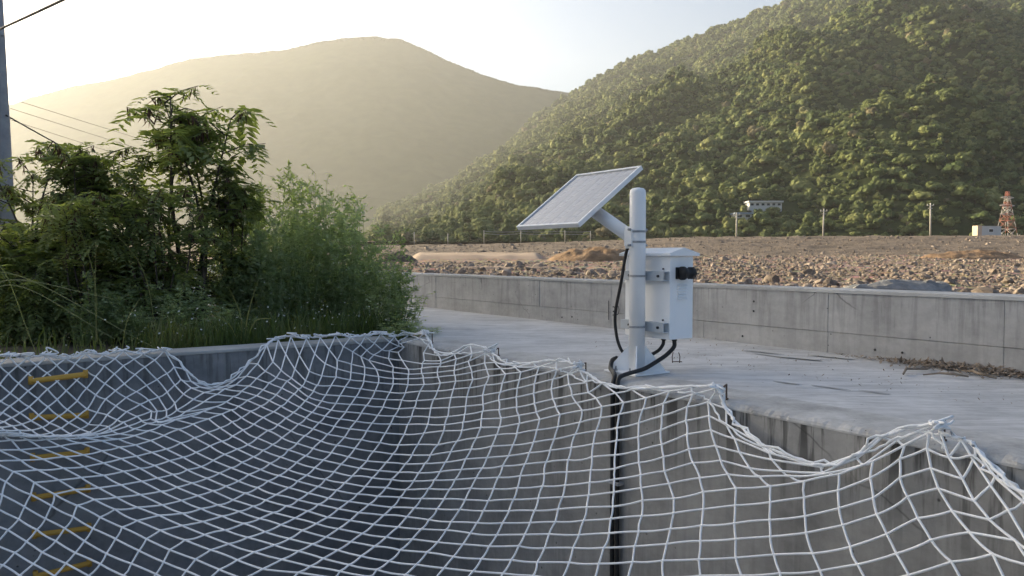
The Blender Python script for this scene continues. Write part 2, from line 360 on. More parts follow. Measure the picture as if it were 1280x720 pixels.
def stroke(mb, pts, w, q):
    for (t0, z0), (t1, z1) in zip(pts[:-1], pts[1:]):
        d = Vector((0, t1 - t0, z1 - z0)).normalized(); nn = Vector((0, -d.z, d.y)) * w / 2
        a, b = Vector((q, t0, z0)), Vector((q, t1, z1))
        mb.add([a - nn, b - nn, b + nn, a + nn], [(0, 1, 2, 3)])
mk = MB(); B0 = 7.53
stroke(mk, [(B0, .10), (B0, .345)], .014, PAR - .0085)
for dz, (a, b, c, d) in enumerate([]): pass
for sh, pts in ((.075, [(.0,.27),(-.035,.27),(-.04,.22),(-.01,.215)]), (.075, [(-.005,.215),(-.035,.2),(-.04,.17),(-.0,.165)])):
    stroke(mk, [(B0 - sh + a, z) for a, z in pts], .012, PAR - .0085)
stroke(mk, [(B0 - .16 + .035 * math.cos(a), .235 + .06 * math.sin(a)) for a in np.linspace(0, 6.28, 11)], .012, PAR - .0085)
mk.build('painted_mark', M['dark'], par)

# ------------------------------------------------------------ soil strip, riverbed, bank
def soilf(u, v):
    q = 3.9 - (u ** 2) * 700; t = 8.2 + v ** 2.5 * 900
    return (q, t, -.09 + .05 * nz(q * .8, t * .8) * min(1, (t - 8.2)))
obj('soil', grid_mesh('soil', M['soil'], 90, 80, soilf), None, (0,0,0), A, 'structure')
boxq(MB(), -900, -9.4, -300, FAR + .34, -2, -.1).build('ground', M['soil'], None, (0,0,0), A, 'structure')
def zbed(X, Y):
    u = 640 + F * X / max(Y, 5)
    z = lerp(Y, [0, 30, 42, 60, 80, 100, 125, 150, 166], [-1.7, -1.7, -1.45, -1.0, -.5, 0, .5, .85, 1.0])
    top = lerp(u, [300, 560, 700, 860, 1280], [3.4, 4.0, 4.7, 6.0, 6.5])
    if Y > 166: z = lerp(Y, [166, 172, 203, 208, 262, 330], [1.0, 1.5, top - .2, top, top + .5, top + 4])
    return z
def bedpt(Y, s):
    X0 = (PAR + .31 - math.sin(A) * Y) / math.cos(A); X = X0 + s ** 2.0 * (700 - X0)
    z = zbed(X, Y); amp = lerp(Y, [0, 40, 160, 166, 206, 230], [.05, .16, .3, .5, .45, .15])
    z += amp * (nz(X * .22, Y * .22) + .6 * nz(X * .6, Y * .6, 3)) * min(1, max(0, (X - X0) / 4))
    return (X, Y, z)
Ys = np.concatenate([np.linspace(-8, 34, 16), np.linspace(36, 164, 150), np.linspace(165, 212, 60), np.linspace(214, 420, 30)])
def bed(u, v): return bedpt(float(np.interp(v, np.linspace(0, 1, len(Ys)), Ys)), u)
me = grid_mesh('riverbed', M['riverbed'], 220, len(Ys) - 1, bed)
me.materials.append(M['bank'])
ce = np.empty(len(me.polygons) * 3); me.polygons.foreach_get('center', ce)
me.polygons.foreach_set('material_index', (ce[1::3] > 167).astype(np.int32))
obj('riverbed', me, None, (0,0,0), 0, 'structure')
def basef(u, v): return (-7000 + 14000 * u, -2500 + 9500 * v, -4.4)
obj('terrain', grid_mesh('terrain', M['soil'], 8, 8, basef), None, (0,0,0), 0, 'structure')
def U(u, Y, v=None, z=None):   # a place at depth Y seen in direction u (and height v)
    return Vector(((u - 640) / F * Y, Y, (CH + (321 - v) / F * Y) if z is None else z))

# ------------------------------------------------------------ hills
def fbm(x, y, o=4): return sum(noise.noise((x * 2**i, y * 2**i, 7.3 + i)) * .55**i for i in range(o))
def spur(us, vs, Rs, base_y, base_z, X, Y):
    """height of one spur at (X,Y): a ridge whose crest follows us/vs at depth Rs"""
    u = 640 + F * X / Y; r = np.interp(u, us, Rs); hz = CH + (321 - np.interp(u, us, vs)) / F * r
    if hz < base_z: return -9.0
    if Y <= r:
        s = max(0.0, (Y - base_y) / (r - base_y)); return base_z + (hz - base_z) * (s * (.8 + .2 * s))
    return hz - (Y - r) * .42
SA = ([462,480,560,640,700,715,760,800,850,900,960,1000,1060,1150,1280,1450,1700],
      [292,266,228,174,127,119,95,77,60,39,9,-12,-34,-52,-60,-50,0], [1300,1380,1450,1520,1560,1560,1530,1500,1470,1440,1400,1360,1330,1300,1300,1300,1300])
SB = ([478,500,560,640,710,770,830,880,950,1050,1150,1250,1400,1700],
      [300,279,244,197,157,134,103,82,44,6,-8,10,20,60], [520,560,600,640,660,670,680,690,700,710,720,720,720,720])
SC = ([690,800,880,960,1040,1100,1170,1210,1250,1300,1380,1500,1700],
      [303,285,248,196,150,108,76,84,128,190,262,260,230], [330,360,380,400,415,425,430,430,425,415,400,400,400])
def hill_h(X, Y):
    n1 = fbm(X * .006 + 3, Y * .006) * 26; n2 = fbm(X * .02, Y * .02 + 9, 3) * 8
    k = min(1, max(0, (Y - 275) / 160))
    crest = 0
    h = max(spur(*SA, 275, 6, X, Y) , spur(*SB, 272, 6, X, Y), spur(*SC, 270, 6, X, Y))
    g = abs(fbm(X * .009 + 5, Y * .009 + 2, 3)) * 30
    return h + k * (.55 * n1 + 1.0 * n2 - .9 * g + 1)
def hillf(u, v):
    uu = 380 + u * 1350; Y = 266 + (v ** 1.35) * 1560; X = (uu - 640) / F * Y
    return (X, Y, max(hill_h(X, Y), 3.0))
obj('hill', grid_mesh('hill', M['hillsoil'], 190, 170, hillf), None, (0,0,0), 0, 'structure')
LM = ([-500,-200,0,20,40,90,150,200,240,280,320,360,400,440,470,500,530,560,600,640,700,760,830,900],
      [190,175,137,133,125,112,101,88,77,72,69,65,56,50,49,52,63,79,95,107,117,122,128,150], [2500]*24)
def mtn_h(X, Y):
    h = spur(*LM, 1300, 5, X, Y); k = min(1, max(0, (Y - 1350) / 500))
    return h + k * (fbm(X * .0035, Y * .0035 + 4, 4) * 30 * min(1, abs(2500 - Y) / 300) + fbm(X * .02, Y * .02, 3) * 3)
def mtnf(u, v):
    uu = -520 + u * 1450; Y = 1300 + v * 1600; X = (uu - 640) / F * Y
    return (X, Y, max(mtn_h(X, Y), -4.0))
obj('mountain', grid_mesh('mountain', M['far'], 330, 160, mtnf), None, (0,0,0), 0, 'structure')
# unseen hill added at the left to block low sun from pit and terrace
sh_, ph_ = Vector((math.sin(SUN_AZ), math.cos(SUN_AZ), 0)), Vector((math.cos(SUN_AZ), -math.sin(SUN_AZ), 0))
def shade_hillf(u, v):
    p = -520 + u * 760; s = 420 + v * 460
    crest = lerp(p, [-520,-300,-60,30,55,85,120,165,215,240], [80,165,198,190,125,62,28,8,0,-6])
    e = max(0.0, 1 - abs(s - 610) / 190) ** .8
    w = sh_ * s + ph_ * p
    return (w.x, w.y, crest * e + 5 * fbm(w.x * .03, w.y * .03, 3) * e - 4)
obj('hill', grid_mesh('hill', M['hillsoil'], 150, 60, shade_hillf), None, (0,0,0), 0, 'structure')

# ------------------------------------------------------------ instanced masses (geometry nodes)
ICO = {}
def ico(sub):
    if sub not in ICO:
        bm = bmesh.new(); bmesh.ops.create_icosphere(bm, subdivisions=sub, radius=1); bm.verts.index_update()
        ICO[sub] = (np.array([v.co[:] for v in bm.verts]), np.array([[v.index for v in f.verts] for f in bm.faces])); bm.free()
    return ICO[sub]
def lump_mesh(name, seed, mat, lumps, sub, amp, leaf=0, lsize=.2, flat=1.0):
    r = random.Random(seed); V0, F0 = ico(sub); Vs = []; Fs = []; o = 0
    for (c, rad) in lumps(r):
        off = r.random() * 99
        for_d = np.array([1 + amp * noise.noise((p[0]*1.7+off, p[1]*1.7, p[2]*1.7)) + amp * .6 * noise.noise((p[0]*4+off, p[1]*4, p[2]*4)) for p in V0])
        V = V0 * for_d[:, None] * np.array(rad) + np.array(c); Vs.append(V); Fs.append(F0 + o); o += len(V)
        for _ in range(leaf):
            p = V[r.randrange(len(V))] + np.array([r.gauss(0, .12) for _ in range(3)]) * max(rad)
            d = np.array([r.gauss(0, 1) for _ in range(3)]); d /= np.linalg.norm(d); e = np.cross(d, [r.random(), r.random(), 1]); e /= np.linalg.norm(e)
            s = lsize * r.uniform(.6, 1.4); Vs.append(np.array([p - d*s, p + e*s*.6, p + d*s])); Fs.append(np.array([[o, o+1, o+2]])); o += 3
    return npmesh(name, np.concatenate(Vs), np.concatenate(Fs), mat, False)
def crown_lumps(tall):
    def g(r):
        L = [((0, 0, .50 * tall), (.62, .62, .42 * tall))]
        for _ in range(11):
            a = r.uniform(0, 6.28); d = r.uniform(.35, .75); z = r.uniform(.30, .92) * tall
            k = r.uniform(.22, .40); d *= 1.15 - .55 * z / tall
            L.append(((d * math.cos(a), d * math.sin(a), z), (k, k, k * r.uniform(.7, 1.0))))
        return L
    return g
crown_protos = [lump_mesh('crown', 20 + i, M['crown'], crown_lumps(tl), 2, .34, 120, .085) for i, tl in enumerate((1.0, 1.25, .85, 1.5, 1.1))]
rock_protos = [lump_mesh('rock', 40 + i, M['rock'], lambda r: [((0,0,.1), (1, r.uniform(.6,.9), r.uniform(.45,.8)))], 2, .38) for i in range(5)]
def scatter(name, pts, rots, scales, idx, meshes, kindlabel):
    pc = bpy.data.collections.new(name + '_source')
    for m in meshes: pc.objects.link(bpy.data.objects.new(name + '_source', m))
    me = bpy.data.meshes.new(name); me.vertices.add(len(pts)); me.vertices.foreach_set('co', np.asarray(pts, np.float32).ravel())
    for an, ty, data in (('rot', 'FLOAT_VECTOR', rots), ('scl', 'FLOAT_VECTOR', scales), ('idx', 'INT', idx)):
        at = me.attributes.new(an, ty, 'POINT'); at.data.foreach_set('vector' if ty != 'INT' else 'value', np.asarray(data, np.float32 if ty != 'INT' else np.int32).ravel())
    o = obj(name, me, kind='stuff'); o['label'] = kindlabel
    g = bpy.data.node_groups.new(name, 'GeometryNodeTree')
    g.interface.new_socket('Geometry', in_out='INPUT', socket_type='NodeSocketGeometry'); g.interface.new_socket('Geometry', in_out='OUTPUT', socket_type='NodeSocketGeometry')
    gi, go = g.nodes.new('NodeGroupInput'), g.nodes.new('NodeGroupOutput')
    ip_ = g.nodes.new('GeometryNodeInstanceOnPoints'); ci = g.nodes.new('GeometryNodeCollectionInfo')
    ci.inputs['Collection'].default_value = pc; ci.inputs['Separate Children'].default_value = True; ci.inputs['Reset Children'].default_value = True
    def na(nm, dt):
        x = g.nodes.new('GeometryNodeInputNamedAttribute'); x.data_type = dt; x.inputs[0].default_value = nm; return x.outputs[0]
    e2r = g.nodes.new('FunctionNodeEulerToRotation')
    g.links.new(gi.outputs[0], ip_.inputs['Points']); g.links.new(ci.outputs[0], ip_.inputs['Instance']); ip_.inputs['Pick Instance'].default_value = True
    g.links.new(na('idx', 'INT'), ip_.inputs['Instance Index']); g.links.new(na('rot', 'FLOAT_VECTOR'), e2r.inputs[0])
    g.links.new(e2r.outputs[0], ip_.inputs['Rotation']); g.links.new(na('scl', 'FLOAT_VECTOR'), ip_.inputs['Scale']); g.links.new(ip_.outputs[0], go.inputs[0])
    md = o.modifiers.new('instances', 'NODES'); md.node_group = g
    return o
# the two houses on the hillside and the ground they stand on
def on_hill(u, v):
    Y = 290.0
    while Y < 900 and (321 - v) / F * Y + CH > hill_h((u - 640) / F * Y, Y): Y += 2
    return Vector(((u - 640) / F * Y, Y, hill_h((u - 640) / F * Y, Y)))
HOUSES = [on_hill(953, 262), on_hill(926, 276)]
# forest on the right-hand hill
cand = []
N = 230000
for _ in range(N):
    v = random.random() ** .8; Y = 268 + v * 1380; uu = random.uniform(470, 1560); X = (uu - 640) / F * Y
    if random.random() > (Y / 1650) ** .7: continue
    cand.append((X, Y))
trees = []
cell = {}
for X, Y in cand:
    sz = random.choice((1.4, 1.8, 2.3, 3.0, 4.2)) * random.uniform(.8, 1.2) * (1 + .35 * max(0, nz(X * .03, Y * .03))) * lerp(Y, [268, 400, 700, 1100, 1650], [.75, .9, 1.15, 1.45, 1.9])
    key = (int(X // 6), int(Y // 6)); ok = True
    for dx in (-1, 0, 1):
        for dy in (-1, 0, 1):
            for (a, b, s_) in cell.get((key[0]+dx, key[1]+dy), ()):
                if (a - X)**2 + (b - Y)**2 < (.38 * (s_ + sz))**2: ok = False
    if not ok: continue
    h = hill_h(X, Y)
    if h < 2: continue
    if any(abs(F * X / Y - F * p.x / p.y) < w_ + F * sz / Y and p.y - 90 < Y < p.y + 6 and (h + 1.35 * sz - CH) / Y > (p.z + 2.0 - CH) / p.y for p, w_ in zip(HOUSES, (22, 11))): continue
    cell.setdefault(key, []).append((X, Y, sz)); trees.append((X, Y, h, sz))
trees.sort(key=lambda p: p[1] / p[3])
inview = [p for p in trees if 470 < 640 + F * p[0] / p[1] < 1300]
for _ in range(16000):
    Y = 270 + random.random() ** .9 * 1100; uu = random.uniform(474, 1400); X = (uu - 640) / F * Y; h = hill_h(X, Y)
    if h > 4 and not any(abs(uu - 640 - F * p.x / p.y) < w_ and p.y - 20 < Y < p.y + 6 for p, w_ in zip(HOUSES, (26, 14))): trees.append((X, Y, h, random.uniform(.8, 1.7) * lerp(Y, [270, 700], [.8, 1.3])))
near = set(inview[:270])
rest = [p for p in trees if p not in near]
scatter('forest', [(a, b, h - .25 * s) for a, b, h, s in rest], [(random.uniform(-.12,.12), random.uniform(-.12,.12), random.uniform(0, 6.28)) for _ in rest],
        [(s * random.uniform(.85,1.2), s * random.uniform(.85,1.2), s * random.uniform(.8,1.15)) for *_, s in rest], [random.randrange(5) for _ in rest], crown_protos, 'dense forest covering the steep hill on the right')
tm = MB(); tm.tube([(0,0,-1.2),(.1,0,1.2),(0,.1,2.4)], [.2,.15,.1], 7); trunk_me = tm.mesh('trunk', M['bark'])
for (X, Y, h, s) in sorted(near, key=lambda p: p[1]):
    th_ = thing('hillside_tree', 'bushy green tree standing at the foot of the forested hill', 'tree', (X, Y, h - .3), random.uniform(0, 6.28), 'trees at the foot of the hill')
    obj('trunk', trunk_me, th_); obj('crown', random.choice(crown_protos), th_, (0, 0, .25 * s), scale=(s * random.uniform(.85,1.2), s * random.uniform(.85,1.2), s * random.uniform(.75,1.1)))
far_protos = []
for m_ in crown_protos[:3]:
    c_ = m_.copy(); c_.materials[0] = M['farcrown']; far_protos.append(c_)
# scrubby crowns on the far mountain
mt = []
for _ in range(1500):
    uu = random.uniform(-60, 780); Y = 2480 + random.random() * 25; X = (uu - 640) / F * Y; h = mtn_h(X, Y)
    if h > 8: mt.append((X, Y, h - 1, random.uniform(2.0, 3.6)))
scatter('mountain_forest', [p[:3] for p in mt], [(0, 0, random.uniform(0, 6.28)) for _ in mt], [(p[3], p[3], p[3] * .7) for p in mt], [random.randrange(3) for _ in mt], far_protos, 'hazy forest on the far mountain')
# rubble over the riverbed
rb = []
while len(rb) < 34000:
    Y = 36 + random.random() ** 1.15 * 170; uu = random.uniform(440, 1340); X = (uu - 640) / F * Y
    if X < (PAR + 1.2 - math.sin(A) * Y) / math.cos(A): continue
    if Y < 168 and nz(X * .06, Y * .06, 8) < -.30 and random.random() < .6: continue
    if 500 < uu < 690 and 105 < Y < 168: continue
    s = random.lognormvariate(-2.35, .62); s = min(s, .75)
    rb.append((X, Y, zbed(X, Y) + .25 * nz(X * .22, Y * .22), s))
rb.sort(key=lambda p: -p[3] / p[1])
big = [p for p in rb if 480 < 640 + F * p[0] / p[1] < 1285][:260]; bs = set(big); small = [p for p in rb if p not in bs]
scatter('rubble', [p[:3] for p in small], [(random.uniform(-.5,.5), random.uniform(-.5,.5), random.uniform(0, 6.28)) for _ in small], [(p[3], p[3], p[3]) for p in small], [random.randrange(5) for _ in small], rock_protos, 'stone rubble strewn over the dry riverbed')
for p in big:
    o = obj('rock', random.choice(rock_protos), None, (p[0], p[1], p[2]), rot=(random.uniform(-.5,.5), random.uniform(-.5,.5), random.uniform(0, 6.28)), scale=(p[3] * 1.1,) * 3)
    tag(o, 'brown grey stone lying loose on the dry riverbed', 'rock', 'larger stones on the riverbed')

# net meshes fixed by hand: column, row, x, y, z in metres; the rest is interpolated
NET = (
    '-33,17,-4.557,6.425,0.084;-31,19,-4.284,6.025,-0.254;-30,14,-4.27,6.618,0.061;-29,13,-4.155,6.695,0.038;-29,15,-4.219,6.54,-0.078;'
    '-28,12,-4.038,6.774,0.041;-28,16,-4.143,6.422,-0.219;-28,22,-4.004,5.625,-0.347;-27,11,-3.918,6.855,0.011;-27,13,-3.99,6.696,-0.094;'
    '-27,15,-4.032,6.499,-0.218;-27,17,-4.04,6.264,-0.299;-26,10,-3.794,6.938,0.035;-26,14,-3.919,6.578,-0.218;-26,18,-3.912,6.08,-0.356;'
    '-25,9,-3.668,7.023,0.019;-25,11,-3.75,6.86,-0.093;-25,13,-3.804,6.659,-0.246;-25,15,-3.825,6.42,-0.343;-25,17,-3.81,6.157,-0.398;'
    '-25,19,-3.745,5.836,-0.368;-24,8,-3.539,7.109,0.045;-24,10,-3.625,6.945,-0.068;-24,12,-3.685,6.742,-0.24;-24,16,-3.706,6.237,-0.429;'
    '-24,18,-3.65,5.914,-0.417;-24,24,-4.117,5.696,-0.399;-23,7,-3.407,7.199,0.005;-23,11,-3.563,6.827,-0.207;-23,13,-3.598,6.584,-0.389;'
    '-23,15,-3.599,6.318,-0.446;-23,17,-3.552,5.993,-0.454;-22,6,-3.252,7.302,0.028;-22,8,-3.357,7.128,-0.104;-22,10,-3.438,6.914,-0.226;'
    '-22,12,-3.479,6.669,-0.317;-22,14,-3.489,6.401,-0.477;-22,16,-3.45,6.074,-0.479;-21,5,-3.02,7.204,-0.141;-21,7,-3.172,7.164,-0.176;'
    '-21,9,-3.29,7.017,-0.259;-21,13,-3.374,6.486,-0.419;-21,15,-3.345,6.157,-0.485;-20,4,-2.85,7.197,-0.272;-20,6,-3.03,7.134,-0.223;'
    '-20,10,-3.205,6.867,-0.367;-20,12,-3.257,6.573,-0.408;-20,14,-3.237,6.243,-0.464;-20,21,-3.914,5.756,-0.426;-19,3,-2.678,7.318,-0.268;'
    '-19,5,-2.84,7.076,-0.275;-19,9,-2.978,6.714,-0.422;-19,11,-3.099,6.691,-0.424;-18,2,-2.533,7.543,-0.134;-18,5,-2.67,7.007,-0.294;'
    '-18,7,-2.76,6.746,-0.336;-17,1,-2.436,7.755,0.02;-17,3,-2.458,7.225,-0.207;-17,5,-2.581,7.009,-0.286;-17,8,-2.776,6.607,-0.415;'
    '-17,10,-2.905,6.421,-0.468;-17,14,-3.13,6.195,-0.511;-17,16,-3.304,5.992,-0.495;-17,18,-3.517,5.875,-0.481;-17,20,-3.737,5.787,-0.463;'
    '-16,0,-2.369,7.896,0.068;-16,1,-2.28,7.43,-0.102;-16,2,-2.301,7.265,-0.169;-16,3,-2.341,7.149,-0.218;-16,4,-2.374,7.042,-0.262;'
    '-16,5,-2.411,6.95,-0.299;-16,6,-2.456,6.867,-0.332;-16,7,-2.495,6.789,-0.362;-16,8,-2.553,6.711,-0.391;-16,9,-2.631,6.635,-0.416;'
    '-16,10,-2.708,6.563,-0.437;-16,11,-2.8,6.482,-0.458;-16,12,-2.879,6.394,-0.481;-16,14,-3.011,6.209,-0.53;-16,16,-3.206,6.073,-0.535;'
    '-16,18,-3.405,5.855,-0.524;-16,20,-3.637,5.743,-0.524;-16,21,-3.755,5.697,-0.518;-16,22,-3.927,5.646,-0.508;-16,26,-3.802,5.327,-0.817;'
    '-15,-1,-2.256,7.972,0.081;-15,4,-2.22,6.957,-0.285;-15,7,-2.362,6.721,-0.387;-15,18,-3.224,5.845,-0.587;-15,19,-3.331,5.775,-0.587;'
    '-15,20,-3.457,5.72,-0.588;-15,21,-3.591,5.673,-0.584;-14,-2,-2.127,8.059,0.057;-14,0,-2.049,7.367,-0.165;-14,2,-2.053,7.129,-0.238;'
    '-14,4,-2.079,6.858,-0.313;-14,6,-2.162,6.703,-0.382;-14,8,-2.276,6.553,-0.449;-14,10,-2.405,6.405,-0.509;-14,12,-2.56,6.263,-0.559;'
    '-14,14,-2.717,6.104,-0.608;-14,22,-3.588,5.583,-0.647;-13,-3,-1.995,8.148,0.052;-13,-1,-1.919,7.38,-0.183;-13,16,-2.719,5.907,-0.685;'
    '-13,18,-2.91,5.8,-0.707;-13,19,-3.017,5.737,-0.716;-13,20,-3.131,5.634,-0.707;-13,21,-3.259,5.587,-0.71;-13,22,-3.416,5.541,-0.712;'
    '-13,23,-3.387,5.46,-0.773;-13,24,-3.382,5.379,-0.834;-13,25,-3.378,5.301,-0.895;-13,26,-3.414,5.232,-0.951;-13,29,-3.627,5,-1.166;'
    '-12,-4,-1.861,8.239,0.069;-12,-1,-1.79,7.336,-0.216;-12,14,-2.377,5.93,-0.692;-12,22,-3.225,5.482,-0.78;-12,28,-3.331,5.051,-1.116;'
    '-11,-5,-1.723,8.332,0.043;-11,-3,-1.725,7.702,-0.122;-11,-2,-1.682,7.521,-0.179;-11,-1,-1.656,7.345,-0.233;-11,0,-1.666,7.166,-0.282;'
    '-11,1,-1.669,6.984,-0.335;-11,2,-1.676,6.858,-0.372;-11,22,-3.046,5.418,-0.84;-11,23,-3.025,5.334,-0.893;-11,24,-3.041,5.253,-0.946;'
    '-11,25,-3.056,5.173,-1.002;-11,26,-3.1,5.105,-1.054;-11,27,-3.128,5.043,-1.107;-11,28,-3.182,4.988,-1.161;-10,-6,-1.582,8.427,0.039;'
    '-10,-4,-1.677,8.227,-0.102;-10,14,-2.028,5.745,-0.758;-10,19,-2.489,5.505,-0.861;-10,22,-2.863,5.375,-0.904;-9,-7,-1.438,8.524,0.056;'
    '-9,-3,-1.441,7.649,-0.181;-9,-2,-1.41,7.481,-0.23;-9,-1,-1.39,7.329,-0.273;-9,0,-1.399,7.172,-0.314;-9,19,-2.31,5.424,-0.896;-9,22,-2.669,5.292,-0.953;'
    '-9,23,-2.665,5.199,-0.999;-9,24,-2.68,5.099,-1.052;-9,25,-2.679,5.018,-1.097;-9,26,-2.71,4.944,-1.143;-9,29,-2.82,4.794,-1.272;'
    '-8,-8,-1.291,8.623,0.029;-8,-6,-1.396,8.42,-0.1;-8,-4,-1.498,8.147,-0.176;-8,14,-1.684,5.563,-0.803;-8,19,-2.13,5.345,-0.924;-8,22,-2.458,5.203,-0.995;'
    '-7,-9,-1.14,8.725,0.024;-7,-4,-1.178,7.742,-0.194;-7,-3,-1.158,7.611,-0.23;-7,-2,-1.138,7.477,-0.266;-7,-1,-1.12,7.355,-0.299;-7,0,-1.126,7.172,-0.345;'
    '-7,1,-1.129,7.015,-0.386;-7,2,-1.141,6.863,-0.424;-7,3,-1.161,6.718,-0.461;-7,4,-1.177,6.566,-0.502;-7,5,-1.2,6.422,-0.54;-7,19,-1.943,5.252,-0.954;'
    '-7,22,-2.261,5.107,-1.031;-7,23,-2.259,5.008,-1.076;-7,24,-2.264,4.916,-1.12;-6,-10,-0.903,8.094,0.105;-6,-8,-1.1,8.622,-0.044;'
    '-6,-6,-1.216,8.345,-0.117;-6,14,-1.36,5.439,-0.84;-6,19,-1.769,5.166,-0.975;-6,22,-2.052,5.009,-1.062;-5,-8,-0.85,7.935,-0.009;'
    '-5,-6,-0.861,7.649,-0.115;-5,-4,-0.865,7.503,-0.169;-5,-3,-0.852,7.387,-0.203;-5,-2,-0.836,7.283,-0.231;-5,-1,-0.804,7.132,-0.269;'
    '-5,0,-0.821,7.013,-0.317;-5,1,-0.843,6.888,-0.37;-5,2,-0.85,6.767,-0.413;-5,3,-0.855,6.635,-0.459;-5,4,-0.877,6.578,-0.518;-5,5,-0.881,6.402,-0.563;'
    '-5,19,-1.563,5.073,-0.989;-5,20,-1.672,5.029,-1.022;-5,21,-1.771,4.982,-1.054;-5,22,-1.861,4.913,-1.09;-5,25,-1.982,4.697,-1.195;'
    '-4,-8,-0.763,7.735,-0.036;-4,-4,-0.691,7.35,-0.139;-4,14,-1.053,5.334,-0.863;-4,19,-1.383,4.991,-1.005;-4,22,-1.676,4.818,-1.113;'
    '-3,-7,-0.58,7.506,-0.024;-3,-4,-0.527,7.219,-0.105;-3,-1,-0.498,6.917,-0.204;-3,0,-0.511,6.793,-0.257;-3,1,-0.524,6.672,-0.308;'
    '-3,2,-0.534,6.527,-0.366;-3,3,-0.53,6.401,-0.411;-3,4,-0.542,6.29,-0.456;-3,5,-0.541,6.197,-0.49;-3,6,-0.586,6.046,-0.56;-3,19,-1.196,4.904,-1.017;'
    '-2,-6,-0.395,7.348,0.066;-2,-4,-0.4,7.147,-0.064;-2,14,-0.712,5.259,-0.868;-2,19,-1.017,4.831,-1.023;-2,22,-1.125,4.696,-1.084;'
    '-1,-5,-0.195,7.054,0.062;-1,-4,-0.252,7.133,0.015;-1,-3,-0.246,6.977,-0.046;-1,-2,-0.221,6.837,-0.089;-1,-1,-0.196,6.71,-0.128;'
    '-1,0,-0.229,6.603,-0.189;-1,1,-0.238,6.466,-0.25;-1,2,-0.24,6.34,-0.303;-1,3,-0.237,6.247,-0.339;-1,4,-0.239,6.139,-0.384;-1,5,-0.238,6.032,-0.427;'
    '-1,6,-0.27,5.931,-0.481;-1,19,-0.832,4.755,-1.026;0,-4,-0.176,7.026,0.028;0,-1,-0.06,6.605,-0.094;0,0,-0.077,6.494,-0.151;0,1,-0.095,6.38,-0.21;'
    '0,2,-0.103,6.283,-0.257;0,3,-0.101,6.165,-0.306;0,4,-0.09,6.045,-0.352;0,5,-0.095,5.95,-0.396;0,6,-0.114,5.855,-0.445;0,7,-0.145,5.749,-0.503;'
    '0,8,-0.181,5.647,-0.56;0,11,-0.284,5.376,-0.705;0,14,-0.393,5.102,-0.839;0,16,-0.476,4.93,-0.918;0,19,-0.647,4.685,-1.025;0,22,-0.801,4.455,-1.118;'
    '1,-3,-0.031,6.724,-0.024;1,11,-0.128,5.301,-0.685;1,13,-0.188,5.119,-0.78;2,-2,0.178,6.501,0.011;2,-1,0.219,6.407,-0.005;2,0,0.199,6.32,-0.061;'
    '2,1,0.178,6.233,-0.116;2,2,0.17,6.119,-0.175;2,3,0.171,5.999,-0.232;2,4,0.186,5.895,-0.274;2,5,0.212,5.79,-0.31;2,6,0.189,5.696,-0.369;'
    '2,7,0.154,5.594,-0.437;2,8,0.12,5.511,-0.493;2,11,0.036,5.232,-0.659;2,13,-0.02,5.054,-0.758;2,15,-0.101,4.887,-0.854;2,17,-0.185,4.719,-0.942;'
    '3,-1,0.356,6.246,0.061;3,11,0.201,5.166,-0.627;3,13,0.149,4.994,-0.733;3,15,0.078,4.831,-0.833;3,17,-0.005,4.664,-0.931;4,0,0.506,6.025,0.067;'
    '4,1,0.436,6.077,-0.014;4,2,0.439,5.954,-0.077;4,3,0.446,5.839,-0.132;4,4,0.471,5.731,-0.172;4,5,0.501,5.621,-0.21;4,6,0.474,5.532,-0.278;'
    '4,7,0.442,5.452,-0.344;4,8,0.411,5.359,-0.415;4,9,0.386,5.275,-0.476;4,11,0.35,5.093,-0.597;4,13,0.301,4.941,-0.707;4,15,0.231,4.782,-0.816;'
    '4,17,0.154,4.617,-0.921;5,1,0.52,6.005,0.031;5,2,0.56,5.847,-0.043;5,3,0.563,5.736,-0.101;5,5,0.636,5.52,-0.165;5,11,0.504,4.999,-0.555;'
    '5,13,0.467,4.847,-0.664;5,15,0.405,4.7,-0.784;5,17,0.335,4.555,-0.902;6,2,0.568,5.929,0.008;6,3,0.665,5.719,-0.03;6,5,0.773,5.42,-0.114;'
    '6,6,0.74,5.352,-0.182;6,8,0.692,5.173,-0.324;6,11,0.647,4.911,-0.512;6,13,0.622,4.755,-0.624;6,15,0.572,4.606,-0.745;6,17,0.499,4.469,-0.868;'
    '7,3,0.708,5.642,-0.039;7,4,0.837,5.474,-0.03;7,5,0.916,5.315,-0.058;7,11,0.801,4.822,-0.458;7,13,0.786,4.664,-0.571;7,15,0.742,4.515,-0.697;'
    '7,17,0.68,4.376,-0.826;8,4,0.933,5.382,-0.002;8,5,1.053,5.215,0.002;8,6,1.004,5.163,-0.075;8,7,0.976,5.09,-0.147;8,8,0.963,5.002,-0.215;'
    '8,9,0.948,4.918,-0.282;8,10,0.939,4.83,-0.347;8,11,0.936,4.744,-0.406;8,12,0.944,4.655,-0.46;8,13,0.951,4.564,-0.517;8,14,0.935,4.484,-0.585;'
    '8,15,0.902,4.422,-0.652;8,16,0.873,4.36,-0.715;8,17,0.842,4.292,-0.784;9,5,1.167,5.058,0.058;10,6,1.288,4.881,0.084;10,7,1.241,4.916,-0.016;'
    '10,8,1.224,4.837,-0.089;10,9,1.214,4.751,-0.159;10,10,1.217,4.656,-0.225;10,11,1.221,4.556,-0.295;10,12,1.24,4.462,-0.348;10,13,1.263,4.365,-0.403;'
    '10,14,1.238,4.298,-0.479;10,15,1.215,4.23,-0.554;10,16,1.201,4.163,-0.62;10,17,1.185,4.095,-0.689;10,18,1.19,4.013,-0.754;11,7,1.316,4.786,-0.033;'
    '11,9,1.315,4.596,-0.174;11,11,1.345,4.397,-0.299;11,13,1.415,4.243,-0.356;12,8,1.409,4.49,-0.159;12,10,1.457,4.342,-0.228;12,12,1.505,4.212,-0.287;'
